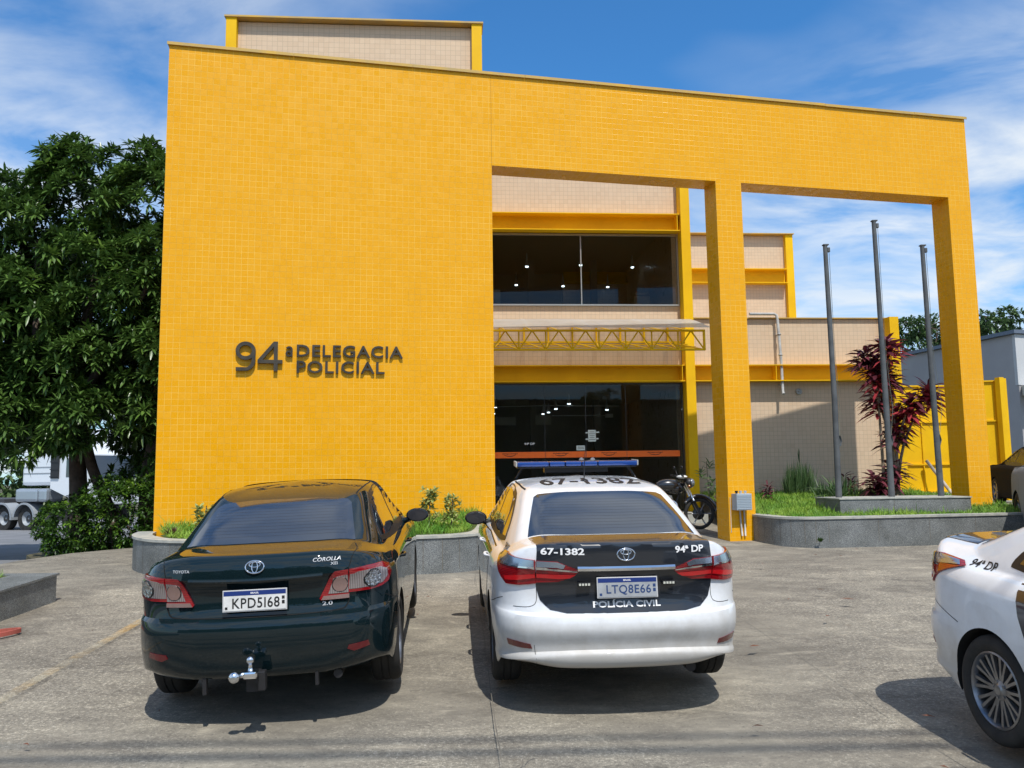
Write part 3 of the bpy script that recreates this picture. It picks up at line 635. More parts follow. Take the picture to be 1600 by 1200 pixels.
# left granite box planter
LB = MB(); z0 = lambda y: gz(0, y)
def wedge(m_, x0, x1, y0, y1, h0, h1):
    v = [m_.bm.verts.new((x, y, gz(x, y) + h)) for h in (h0, h1) for y in (y0, y1) for x in (x0, x1)]
    for q in ((0, 2, 3, 1), (4, 5, 7, 6), (0, 1, 5, 4), (2, 6, 7, 3), (0, 4, 6, 2), (1, 3, 7, 5)): m_.bm.faces.new([v[i] for i in q])
LBE = empty('low_planter', (0, 0, 0), 0, 'low dark granite box planter at the left edge of the paving', 'planter')
part('granite_wall', GM, LBE, lambda m_: wedge(m_, -7.75, -5.37, 2.0, 9.95, -.1, .285))
part('coping', GM, LBE, lambda m_: (wedge(m_, -5.85, -5.35, 1.98, 9.97, .285, .31), wedge(m_, -7.78, -5.852, 9.86, 9.97, .285, .31)))
part('turf', TURF, LBE, lambda m_: wedge(m_, -7.72, -5.86, 2.1, 9.85, .285, .30))

# ------------------------------------------------------------------ gate and walls at right
GT = empty('yellow_gate', (0, 0, 0), 0, 'yellow sheet metal gate of panelled leaves right of the beige wing', 'gate')
def leaf(m_, x0, x1, z0, z1, n, rails):
    m_.box(x0, x1, .02, .035, z0, z1)
    for z_ in rails: m_.box(x0, x1, -.03, .019, z_ - .02, z_ + .02)
    for k in range(n + 1):
        xx = x0 + (x1 - x0) * k / n; m_.box(xx - .015, xx + .015, -.02, .018, z0, z1)
def at(o, x, y, a): o.location = (x, y, 0); o.rotation_euler = (0, 0, a); return o
at(part('leaf', YM, GT, lambda m_: leaf(m_, 0, 1.72, 1.22, 4.19, 2, (1.24, 1.99, 3.16, 4.17))), 10.5, 23.1, R(3))
at(part('leaf', YM, GT, lambda m_: leaf(m_, 0, 1.1, 1.05, 4.28, 1, (1.07, 1.9, 3.16, 4.26))), 12.4, 23.1, R(-14))
at(part('post', YM, GT, lambda m_: m_.box(-.05, .05, -.06, .06, 1.0, 4.25, bev=.004)), 12.32, 23.1, 0)
at(part('post', YM, GT, lambda m_: (m_.box(-.14, .02, -.05, .1, 1.0, 4.34), m_.box(.02, .17, .0, .1, 1.0, 4.32))), 13.45, 22.75, R(20))
o = part('timber_prop', vary(mat('weathered_timber', (.45, .42, .36), .8), (.5, .47, .42), (.35, .30, .25), 6, 4), None, lambda m_: m_.tube([(11.85, 22.5, 1.05), (11.35, 22.98, 2.1)], .045, 4)); props(o, 'weathered plank leaning against the yellow gate', 'plank')
GB = empty('grey_building', (0, 0, 0), 0, 'grey rendered neighbouring building with a thin flat roof edge behind the gate', 'building')
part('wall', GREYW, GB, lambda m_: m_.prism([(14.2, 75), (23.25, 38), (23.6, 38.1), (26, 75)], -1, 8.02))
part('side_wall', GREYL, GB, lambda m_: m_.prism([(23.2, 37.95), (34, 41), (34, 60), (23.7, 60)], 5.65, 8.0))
part('roof_edge', mat('roof_metal', (.12, .15, .20), .5), GB, lambda m_: (m_.prism([(14.0, 75.2), (23.1, 37.8), (34.3, 40.8), (34, 75)], 8.03, 8.2)))
part('shop_canopy', CREAM, GB, lambda m_: (m_.prism([(23.0, 37), (34, 39), (34, 42), (23.6, 38.6)], 5.15, 5.6), m_.box(23.9, 34, 42, 42.2, 0, 5.15)))
part('shop_shelf', mat('shelf_red', (.45, .10, .05), .6), GB, lambda m_: (m_.box(24, 33, 41.2, 41.9, 2.9, 3.05), m_.box(24, 33, 41.3, 41.9, 4.2, 4.3)))
part('shop_stock', mat('shop_dark', (.12, .12, .16), .7), GB, lambda m_: ([m_.box(24 + k * .9, 24.6 + k * .9, 41.3, 41.9, 3.06, 3.5 + .3 * (k % 3)) for k in range(8)]))
# ------------------------------------------------------------------ vegetation
def leafmesh(name, leaves, material, parent=None):
    n = len(leaves); A = np.array(leaves, dtype=float)       # px py pz dx dy dz len wid droop roll
    P, D, Ln, Wd, Dr, Ro = A[:, :3], A[:, 3:6], A[:, 6:7], A[:, 7:8], A[:, 8:9], A[:, 9:10]
    D /= np.linalg.norm(D, axis=1, keepdims=True) + 1e-9
    up = np.tile([0, 0, 1.], (n, 1)); S = np.cross(D, up); S /= np.linalg.norm(S, axis=1, keepdims=True) + 1e-6; U = np.cross(S, D)
    S2 = S * np.cos(Ro) + U * np.sin(Ro)
    def pt(t, w, lift=0): return P + D * Ln * t - np.array([0, 0, 1.]) * Dr * Ln * t * t + S2 * Wd * w + U * Wd * lift
    rows = [pt(0, 0), pt(.3, -.42, .10), pt(.3, .42, .10), pt(.3, 0), pt(.68, -.36, .08), pt(.68, .36, .08), pt(.68, 0), pt(1, 0)]
    V = np.stack(rows, 1).reshape(-1, 3); k = 8
    tri = np.array([[0, 1, 3], [0, 3, 2], [4, 7, 6], [6, 7, 5]]); qd = np.array([[1, 4, 6, 3], [3, 6, 5, 2]])
    base = np.arange(n)[:, None, None] * k
    T = (tri[None] + base).reshape(-1, 3); Q = (qd[None] + base).reshape(-1, 4)
    me = bpy.data.meshes.new(name); nv = len(V); nt_, nq = len(T), len(Q)
    me.vertices.add(nv); me.vertices.foreach_set('co', V.ravel())
    me.loops.add(nt_ * 3 + nq * 4); me.loops.foreach_set('vertex_index', np.concatenate([T.ravel(), Q.ravel()]).astype(np.int32))
    me.polygons.add(nt_ + nq)
    st = np.concatenate([np.arange(nt_) * 3, nt_ * 3 + np.arange(nq) * 4]).astype(np.int32)
    me.polygons.foreach_set('loop_start', st)
    me.update(calc_edges=True); me.validate(); me.polygons.foreach_set('use_smooth', [True] * (nt_ + nq))
    me.materials.append(material)
    o = bpy.data.objects.new(name, me); COL.objects.link(o)
    if parent: o.parent = parent
    return o
def whorl(out, p, d, n, ln, wd, rr, spread=1.0, droop=.2):
    d = Vector(d).normalized(); a = d.orthogonal().normalized(); b_ = d.cross(a)
    ph = rr.uniform(0, 6.28)
    for i in range(n):
        t = ph + i * 2.4; k = .35 + .75 * (i / n) * spread; q = d * (1.15 - k * .9) + (a * math.cos(t) + b_ * math.sin(t)) * (.35 + k)
        l_ = ln * rr.uniform(.75, 1.15)
        out.append((p[0] - d.x * .1 * ln * i / n, p[1] - d.y * .1 * ln * i / n, p[2] - d.z * .25 * ln * i / n, q.x, q.y, q.z, l_, wd * rr.uniform(.8, 1.2), droop * rr.uniform(.5, 1.4), rr.uniform(-.4, .4)))
def crown(name, blobs, dens, mats_, parent, rr, ln=.24, wd=.07, nl=9, core=True, young=.12, clip=None, clump=0, csz=.3, kmin=.62):
    # blobs: (cx,cy,cz,rx,ry,rz); whorls concentrated on the blob shells
    lv, yv = [], []; shell = []
    for (cx, cy, cz, rx, ry, rz) in blobs:
        area = 4 * math.pi * ((rx * ry) ** 1.6 / 3 + (rx * rz) ** 1.6 / 3 + (ry * rz) ** 1.6 / 3) ** (1 / 1.6)
        for _ in range(int(area * dens)):
            u = Vector((rr.gauss(0, 1), rr.gauss(0, 1), rr.gauss(0, 1))).normalized(); k = rr.uniform(kmin, 1.0) ** .6 * rr.uniform(.93, 1.08)
            p = Vector((cx + u.x * rx * k, cy + u.y * ry * k, cz + u.z * rz * k))
            inside = False
            for b2 in blobs:
                if b2[0] == cx and b2[2] == cz: continue
                if ((p.x - b2[0]) / b2[3]) ** 2 + ((p.y - b2[1]) / b2[4]) ** 2 + ((p.z - b2[2]) / b2[5]) ** 2 < .5: inside = True; break
            if inside or (clip and not clip(p)): continue
            d = Vector((u.x / rx, u.y / ry, u.z / rz)).normalized() + Vector((0, 0, .45))
            if clump:
                for _c in range(clump):
                    o_ = Vector((rr.gauss(0, 1), rr.gauss(0, 1), rr.gauss(0, 1))).normalized() * csz * rr.uniform(.5, 1.0); 
                    if o_.dot(d) < -.05: o_ = -o_
                    whorl(yv if rr.random() < young and k > .8 else lv, p + o_, d * .6 + o_ / csz + Vector((0, 0, .25)), nl, ln * rr.uniform(.7, 1.15), wd, rr)
            else: whorl(yv if rr.random() < young and k > .85 else lv, p, d, nl, ln, wd, rr)
    o = leafmesh(name, lv, mats_[0], parent)
    if yv: leafmesh('young_foliage', yv, mats_[1], parent)
    return o
rr = random.Random(21)
TR = empty('broadleaf_tree', (-8.4, 16.6, .5), 0, 'large dense dark green tree with whorled leaves left of the yellow wall', 'tree')
def lim(m_, pts, r): m_.tube(smooth(pts, 5), np.interp(np.linspace(0, 1, 5 * (len(pts) - 1) + 1), np.linspace(0, 1, len(r)), r), 10)
def trunk(m_):
    lim(m_, [(-8.5, 16.4, .3), (-8.52, 16.45, 1.4), (-8.62, 16.5, 2.6), (-8.7, 16.6, 4.2), (-8.4, 16.6, 6.2)], [.24, .17, .15, .13, .06])
    lim(m_, [(-7.6, 16.2, .4), (-7.85, 16.3, 1.3), (-8.25, 16.4, 2.1), (-8.5, 16.5, 2.9)], [.13, .11, .10, .08])
    lim(m_, [(-7.2, 16.6, .4), (-7.25, 16.6, 1.8), (-7.1, 16.6, 3.2), (-7.4, 16.8, 5.0)], [.17, .14, .12, .06])
    lim(m_, [(-8.6, 16.5, 2.6), (-9.4, 16.2, 3.6), (-10.3, 15.9, 4.6)], [.12, .08, .04])
    lim(m_, [(-8.66, 16.55, 3.4), (-7.6, 15.9, 4.6), (-6.9, 15.6, 5.6)], [.10, .07, .04])
    lim(m_, [(-9.4, 16.2, 3.4), (-9.6, 16.6, 5.2), (-9.8, 16.8, 6.8)], [.09, .07, .04])
m_ = MB(); trunk(m_); o = m_.build('trunk', BARK, TR, uv=False); o.matrix_parent_inverse = Matrix.Translation((8.4, -16.6, -.5))
blobs = [(-8.7, 16.6, 7.1, 1.3, 1.3, 1.5), (-7.5, 16.9, 7.2, 1.1, 1.2, 1.2), (-9.9, 16.6, 6.6, 1.2, 1.2, 1.4), (-11.2, 16.4, 6.3, 1.2, 1.2, 1.5), (-8.0, 16.4, 5.4, 1.5, 1.3, 1.1), (-9.6, 15.9, 5.0, 1.4, 1.2, 1.1), (-7.0, 16.3, 5.9, .9, 1.1, 1.3),
         (-6.9, 16.2, 4.0, 1.0, 1.0, 1.1), (-8.3, 15.8, 3.9, 1.1, 1.0, .8), (-9.9, 15.6, 3.6, 1.2, 1.0, .9), (-11.2, 15.9, 4.4, 1.2, 1.1, 1.2), (-8.9, 16.6, 8.15, .75, .7, .65), (-11.1, 15.7, 2.9, 1.1, .9, .7), (-7.3, 17.2, 3.2, .8, .8, .8), (-12.4, 16.6, 5.2, 1.2, 1.2, 1.6), (-6.6, 17.5, 4.9, 1.0, 1.0, 1.8), (-9.0, 17.8, 5.5, 2.4, .8, 2.6), (-11.5, 17.8, 4.6, 1.8, .8, 2.2), (-7.4, 17.8, 3.6, 1.2, .7, 1.6), (-10.2, 17.2, 3.6, 1.5, .7, 1.0), (-6.6, 16.9, 2.6, .9, .5, .9), (-7.6, 17.4, 2.3, .8, .5, .7), (-10.4, 16.6, 7.75, .8, .8, .5), (-6.9, 16.4, 7.5, .9, .9, .8), (-7.6, 16.4, 8.3, .4, .4, .45), (-8.2, 15.3, 3.15, .8, .5, .65), (-9.3, 15.2, 2.75, .8, .5, .5), (-7.1, 15.9, 3.0, .7, .5, .7), (-10.4, 15.2, 3.0, .8, .5, .6), (-9.0, 17.6, 5.5, 2.2, .8, 2.4), (-11.5, 17.6, 4.6, 1.6, .8, 2.0), (-7.4, 17.8, 3.6, 1.2, .7, 1.6), (-10.2, 17.2, 3.6, 1.5, .7, 1.0), (-9.3, 15.3, 2.85, .75, .6, .35)]
o = crown('foliage', blobs, 3.8, (LEAF, LEAFN), TR, rr, ln=.225, wd=.066, nl=11, clip=lambda p: not (p.x > -6.0 and p.y > 12.5 and p.y < 15.7) and p.x < -5.75, clump=9, csz=.30, kmin=.3)
for c in kids(TR): c.matrix_parent_inverse = Matrix.Translation((8.4, -16.6, -.5))
# bush below
rr = random.Random(5)
BU = empty('leafy_bush', (-7.2, 15.3, .5), 0, 'wide low bright green bush at the foot of the tree beside the pavement', 'bush')
bb = [(-7.7, 15.2, 1.05, .75, .6, .52), (-7.0, 15.3, 1.2, .85, .55, .6), (-6.3, 15.6, 1.35, .85, .5, .8), (-7.4, 15.8, 1.35, .95, .6, .65), (-8.2, 15.5, 1.05, .6, .5, .5), (-7.1, 15.6, 1.1, 1.1, .4, .8), (-6.0, 15.6, 1.0, .6, .4, .5), (-6.9, 15.0, .85, .6, .3, .35), (-7.9, 14.95, .75, .45, .3, .25)]
crown('foliage', bb, 110, (BUSHM, leafmat('bush_leaf_pale', (.06, .13, .010), (.12, .22, .02), .35, 2., .3)), BU, rr, ln=.085, wd=.042, nl=6, young=.22)
m_ = MB()
for k in range(14): x, y = rr.uniform(-8.0, -6.0), rr.uniform(15.1, 15.9); m_.tube([(x, y, .4), (x + rr.uniform(-.1, .1), y, .9), (x + rr.uniform(-.3, .3), y, 1.4)], [.02, .014, .006], 5)
m_.build('stem', BARK, BU, uv=False)
for c in kids(BU): c.matrix_parent_inverse = Matrix.Translation((7.2, -15.3, -.5))
props(part('hedge_bed', EARTH, None, lambda m_: m_.prism([(-8.3, 14.6), (-7.5, 14.35), (-6.6, 14.75), (-5.6, 15.05), (-5.6, 18.5), (-9.2, 18.0), (-9.0, 15.6)], 0, .50)), kind='structure')
# dark mass of garden trees behind on the left and far trees
rr = random.Random(8)
FT = []
for i, (x, y, z, r_) in enumerate(((-6.9, 24.5, 3.6, 2.2), (-9.6, 27, 4.0, 2.6), (-12.6, 44, 2.9, 3.0), (-30, 52, 3.2, 4.2), (-38, 50, 3.4, 4.0), (-22, 56, 3.4, 4.4), (-46, 52, 3.6, 4.5))):
    e = empty('outer_tree', (x, y, 0), 0, 'background tree beyond the road at the left', 'tree')
    lb = [(rr.uniform(-.5, .5) * r_, rr.uniform(-.4, .4) * r_, z + rr.uniform(-.35, .45) * r_, r_ * rr.uniform(.5, .75), r_ * rr.uniform(.5, .7), r_ * rr.uniform(.4, .6)) for _ in range(6)]
    crown('foliage', lb, 4.5 if r_ < 3 else 2.2, (FARL, FARL), e, rr, ln=.3 if r_ < 3 else .5, wd=.13 if r_ < 3 else .24, nl=7, young=0)
    m_ = MB(); lim(m_, [(0, 0, -.6), (.1, 0, z * .4), (-.1, 0, z)], [.2, .15, .08]); m_.build('trunk', BARK, e, uv=False)
    FT.append(e)
for e, l_ in zip(FT, ('shaded tree just behind the left end of the yellow wall', 'dark tree farther back behind the left end of the yellow wall', 'round tree across the road right of the lorry cab', 'far roadside tree behind the lorry flatbed', 'second far roadside tree at the left edge', 'far roadside tree behind the lorry cab', 'outermost far roadside tree at the left edge')): e['label'] = l_; e['group'] = 'trees beyond the road'
rr = random.Random(13)
for (x, y, z, r_, lab) in ((26.3, 52, 10.3, 2.8, 'green tree crown rising behind the grey building near the right flagpole'), (29.2, 50, 10.6, 2.0, 'thin tree top above the grey building right of the far pillar')):
    e = empty('background_tree', (x, y, 0), 0, lab, 'tree', 'trees behind the grey building')
    lb = [(rr.uniform(-1, 1) * r_ * .8, rr.uniform(-.5, .5) * r_, z + rr.uniform(-.35, .35) * r_, r_ * rr.uniform(.25, .45), r_ * rr.uniform(.3, .4), r_ * rr.uniform(.14, .24)) for _ in range(13)]
    crown('foliage', lb, 5.5, (FARL, FARL), e, rr, ln=.36, wd=.15, nl=7, young=0)
    m_ = MB(); lim(m_, [(0, 0, 0), (.2, 0, z * .5), (-.1, 0, z)], [.25, .18, .06])
    for k in range(6): lim(m_, [(0, 0, z * .8), (rr.uniform(-1, 1) * r_ * .5, 0, z), (rr.uniform(-1, 1) * r_, 0, z + rr.uniform(-.2, .4) * r_)], [.08, .05, .02])
    m_.build('trunk', BARK, e, uv=False)
# lawns
def inpoly(x, y, P):
    c = False; n = len(P)
    for i in range(n):
        (x1, y1), (x2, y2) = P[i], P[i - 1]
        if (y1 > y) != (y2 > y) and x < (x2 - x1) * (y - y1) / (y2 - y1) + x1: c = not c
    return c
def lawn(name, poly, zf, n, rr, hmin=.05, hmax=.13, skip=None):
    lv = []; x0, x1 = min(p[0] for p in poly), max(p[0] for p in poly); y0, y1 = min(p[1] for p in poly), max(p[1] for p in poly)
    while len(lv) < n:
        x, y = rr.uniform(x0, x1), rr.uniform(y0, y1)
        if not inpoly(x, y, poly) or (skip and skip(x, y)): continue
        h = rr.uniform(hmin, hmax) * (1 + .5 * math.sin(x * 3.1) * math.sin(y * 2.7)); 
        if rr.random() < .02: h *= 2.0
        lv.append((x, y, zf(x, y) - .005, rr.gauss(0, .45), rr.gauss(0, .45), 1, h, rr.uniform(.006, .012), rr.uniform(0, .35), rr.uniform(0, 3)))
    return props(leafmesh(name, lv, GRASSM), kind='stuff')
skR = lambda x, y: (5.8 < x < 8.35 and 15.0 < y < 16.2)
lawn('lawn_grass', polyR, zl_r, 30000, random.Random(1), .06, .15, skR)
lawn('planter_grass', polyL, lambda x, y: zl_l(x, y) + .06 * max(0, y - 11.9), 14000, random.Random(2), .08, .22)
lawn('box_grass', [(-7.7, 6), (-5.9, 6), (-5.9, 9.8), (-7.7, 9.8)], lambda x, y: gz(x, y) + .3, 7000, random.Random(3), .06, .13)
# strap-leaved plants
def tuft(out, x, y, z, n, ln, wd, rr, lean=.6, droop=.5):
    for i in range(n):
        a = rr.uniform(0, 6.28); k = rr.uniform(.1, 1) * lean
        out.append((x + rr.uniform(-.02, .02), y + rr.uniform(-.02, .02), z, math.cos(a) * k, math.sin(a) * k, 1, ln * rr.uniform(.6, 1.1), wd * rr.uniform(.8, 1.2), droop * rr.uniform(.2, 1.2) * k / lean, rr.uniform(-.5, .5)))
def plant(name, label, cat, leaves, mt, stems=None, group=None, mt2=None, leaves2=None):
    e = empty(name, tuple(leaves[0][:2]) + (1.1,), 0, label, cat, group); off = Matrix.Translation((-leaves[0][0], -leaves[0][1], -1.1))
    leafmesh('leaves', leaves, mt, e)
    if leaves2: leafmesh('bright_leaves', leaves2, mt2, e)
    if stems:
        m_ = MB()
        for pts, r in stems: lim(m_, pts, r)
        m_.build('stem', STEMM, e, uv=False)
    for c in kids(e): c.matrix_parent_inverse = off
    return e
rr = random.Random(31)
cy, cx = 17.6, 7.9
heads = [(7.95, 4.55, .30), (7.55, 4.35, .26), (7.75, 3.95, .24), (8.10, 3.95, .26), (7.80, 3.45, .24), (8.25, 3.15, .24), (8.05, 2.75, .2), (8.75, 3.55, .22), (8.35, 3.35, .2), (8.0, 1.95, .16), (7.65, 1.7, .18), (7.85, 4.2, .2)]
lv, lb_, st = [], [], []
for i, (x, z, s_) in enumerate(heads):
    y = cy + rr.uniform(-.2, .2)
    for k in range(4): whorl(lb_ if (i in (5, 7, 8, 4, 0, 2, 11) and k > 1 - (i == 5 or i == 7)) else lv, (x + rr.uniform(-.05, .05), y, z - k * .10), (rr.uniform(-.3, .3) + (x - 8) * .4, -.15, 1), 18, .47, .115, rr, 1.3, .4)
    bx_ = 7.9 + rr.uniform(-.12, .2); st.append(([(bx_, cy, 1.2), (bx_ + (x - bx_) * .3, cy, 1.2 + (z - 1.2) * .5), (x, y, z)], [.035, .028, .018]))
plant('red_cordyline', 'tall purple and red strap leaved shrub behind the middle flagpole', 'shrub', lv, PURL, st, None, REDL, lb_)
lv = []; [tuft(lv, 6.45 + rr.uniform(-.3, .3), 19.0 + rr.uniform(-.2, .2), 1.25 + rr.uniform(0, .25), 14, rr.uniform(.45, .8), .011, rr, .3, .2) for _ in range(48)]
for k in range(14): lv.append((6.5, 19, 1.3 + .7, rr.uniform(-.1, .1), 0, 1, rr.uniform(.2, .45), .02, .05, rr.uniform(0, 3)))
plant('tall_weed', 'tall feathery green weed against the beige wing wall', 'weed', lv, STRAPL)
lv = []
for dx, dz, l_ in ((-1, .8, 1.5), (-.8, 1.3, 1.5), (-.5, 1.6, 1.3), (.5, 1.2, 1.0), (-.3, .9, .9), (.9, .9, .9), (.2, 1.4, 1.1), (-.9, .5, 1.0), (.7, .7, .8)):
    lv.append((7.0 + rr.uniform(-.1, .1), 17.9, 1.25, dx, rr.uniform(-.3, .3), dz, l_, .055, .55, .2))
tuft(lv, 6.7, 17.3, 1.2, 40, .6, .04, rr, .8, .7); [tuft(lv, 7.2 + rr.uniform(-.6, .5), 18.2 + rr.uniform(-.3, .4), 1.22, 9, rr.uniform(.35, .7), .022, rr, .6, .5) for _ in range(34)]
plant('arching_grass', 'clump of long arching green leaves behind the left flagpole', 'plant', lv, STRAPL)
for x, y, s_, lab in ((4.75, 17.6, .32, 'small purple leaved plant beside the near pillar'), (5.35, 17.8, .24, 'tiny purple plant between the near pillar and the tall weed'), (7.35, 18.4, .40, 'dark purple strap plant left of the tall red shrub')):
    lv = []; 
    for k in range(3): whorl(lv, (x + rr.uniform(-.1, .1), y, 1.25 + s_ * (.5 + .35 * k)), (rr.uniform(-.4, .4), 0, 1), 12, s_ * 1.0, .045, rr, 1.2, .4)
    plant('purple_plant', lab, 'plant', lv, PURL, [([(x, y, 1.15), (x, y, 1.25 + s_)], [.012, .008])], 'purple plants on the lawn')
lv = []
for k in range(9): whorl(lv, (4.35 + rr.uniform(-.2, .15), 18.6, 1.25 + k * .1), (rr.uniform(-.6, .4), -.2, .8), 8, .22, .06, rr)
plant('leafy_plant', 'green leafy plant left of the near pillar by the yellow column', 'plant', lv, STRAPL, [([(4.35, 18.6, .95), (4.3, 18.6, 2.1)], [.015, .008])])
lv = []; tuft(lv, 4.42, 18.1, 1.1, 50, .4, .035, rr, .9, .5)
plant('purple_clump', 'dark purple clump at the foot of the near pillar behind the motorcycle', 'plant', lv, PURL)
lv = []; tuft(lv, 8.75, 16.55, 1.15, 14, .55, .035, rr, .25, .1); plant('sword_plant', 'upright sword leaved plant against the far pillar', 'plant', lv, STRAPL)
# young shrubs in the left planter
for x, h_, n_, lab in ((-1.25, .62, 12, 'variegated leafy sapling in the planter right of the dark car mirror'), (-.92, .52, 9, 'shorter variegated sapling near the white car mirror'), (-4.45, .42, 9, 'pale yellow green shrub in the planter left of the dark car')):
    lv = []; y = 12.35 if x > -3 else 12.1; z = 1.05
    for k in range(n_ * 3): k = k / 3; whorl(lv, (x + rr.uniform(-.12, .12), y + rr.uniform(-.06, .06), z + h_ * (.3 + .7 * k / n_)), (rr.uniform(-.6, .6), -.3, .7), 7, .10, .045, rr)
    plant('variegated_shrub', lab, 'shrub', lv, PALEL, [([(x, y, z - .05), (x + .03, y, z + h_)], [.012, .006])], 'variegated shrubs in the planter')
lv = []; tuft(lv, -4.95, 12.25, 1.0, 70, .22, .02, rr, 1.1, .4); plant('purple_tuft', 'small purplish tuft at the left end of the planter', 'plant', lv, PURL)
lv = []; tuft(lv, 5.08, 14.02, .68, 26, .10, .03, rr, 1.2, .3); plant('paving_weed', 'tiny weed growing at the foot of the right planter wall', 'weed', lv, BUSHM)
# ------------------------------------------------------------------ cars
def pchip(x, Y, q):
    x = np.asarray(x, float); Y = np.asarray(Y, float); h = np.diff(x); d = np.diff(Y, axis=0) / h[:, None]
    m = np.zeros_like(Y)
    a, b_ = d[:-1], d[1:]; w1 = (2 * h[1:] + h[:-1])[:, None]; w2 = (h[1:] + 2 * h[:-1])[:, None]
    with np.errstate(divide='ignore', invalid='ignore'): mm = (w1 + w2) / (w1 / a + w2 / b_)
    m[1:-1] = np.where(a * b_ > 0, mm, 0); m[0] = d[0]; m[-1] = d[-1]
    i = np.clip(np.searchsorted(x, q, 'right') - 1, 0, len(x) - 2); t = ((q - x[i]) / h[i])[:, None]; H = h[i][:, None]
    return (1 + 2 * t) * (1 - t) ** 2 * Y[i] + t * (1 - t) ** 2 * H * m[i] + t * t * (3 - 2 * t) * Y[i + 1] + t * t * (t - 1) * H * m[i + 1]
def catmull(x, Y, q):
    x = np.asarray(x, float); Y = np.asarray(Y, float); n = len(x)
    m = np.zeros_like(Y)
    for i in range(n):
        if 0 < i < n - 1:
            h0, h1 = x[i] - x[i - 1], x[i + 1] - x[i]; d0, d1 = (Y[i] - Y[i - 1]) / h0, (Y[i + 1] - Y[i]) / h1; m[i] = (d0 * h1 + d1 * h0) / (h0 + h1)
    m[0] = (Y[1] - Y[0]) / (x[1] - x[0]); m[-1] = (Y[-1] - Y[-2]) / (x[-1] - x[-2])
    i = np.clip(np.searchsorted(x, q, 'right') - 1, 0, n - 2); h = (x[i + 1] - x[i]); t = ((q - x[i]) / h)[:, None]; H = h[:, None]
    return (1 + 2 * t) * (1 - t) ** 2 * Y[i] + t * (1 - t) ** 2 * H * m[i] + t * t * (3 - 2 * t) * Y[i + 1] + t * t * (t - 1) * H * m[i + 1]
RX = [0, .30, .57, .78, .925, .985]; RY = [0, .012, .05, .13, .30, .60]
def lower(yr, zr, W, zs, zf, yf, bow=1.0, zc=None, crn=1.0):
    """one ring of the lower body: rear centre -> side -> front centre (16 points)"""
    p = []
    for k in range(6):
        t = (0, 0, .12, .35, .7, .92)[k]; z = zr + (zs - zr) * t
        if zc is not None and k in (2, 3, 4): z = zc[k - 2]
        p.append((W * RX[k] * (crn if 2 < k < 5 else 1), yr + RY[k] * bow, z))
    for y, w in ((1.0, 1.0), (1.6, 1.0), (2.3, 1.0), (3.0, 1.0), (3.62, .995), (4.08, .97)):
        t = max(0, (y - 3.3) / 1.0); p.append((W * w, y, zs + (zf - zs) * t * .6))
    for k, (w, dy) in enumerate(((.90, .34), (.66, .12), (.34, .03), (0, 0))): p.append((W * w, yf - dy, zf + (zs - zf) * (.12 if k == 0 else 0)))
    return p
def upper(yr, zr, wr, W, zs, zf, yf, wf, cz=(0, 0, 0)):
    p = [(0, yr, zr), (wr * .5, yr + .004, zr), (wr * .86, yr + .02, zr - .003 + cz[0])]
    ys_ = np.linspace(yr + .42, yf - .28, 7)
    p.append((wr + (W - wr) * .30, yr + .09, zr + (zs - zr) * .35 + cz[1])); p.append((wr + (W - wr) * .68, yr + .22, zr + (zs - zr) * .7 + cz[2]))
    for i, y in enumerate(ys_): p.append((W if i else W * .985, y, zs))
    p += [(wf, yf - .13, zf), (wf * .78, yf - .05, zf), (wf * .4, yf - .01, zf), (0, yf, zf)]
    return p
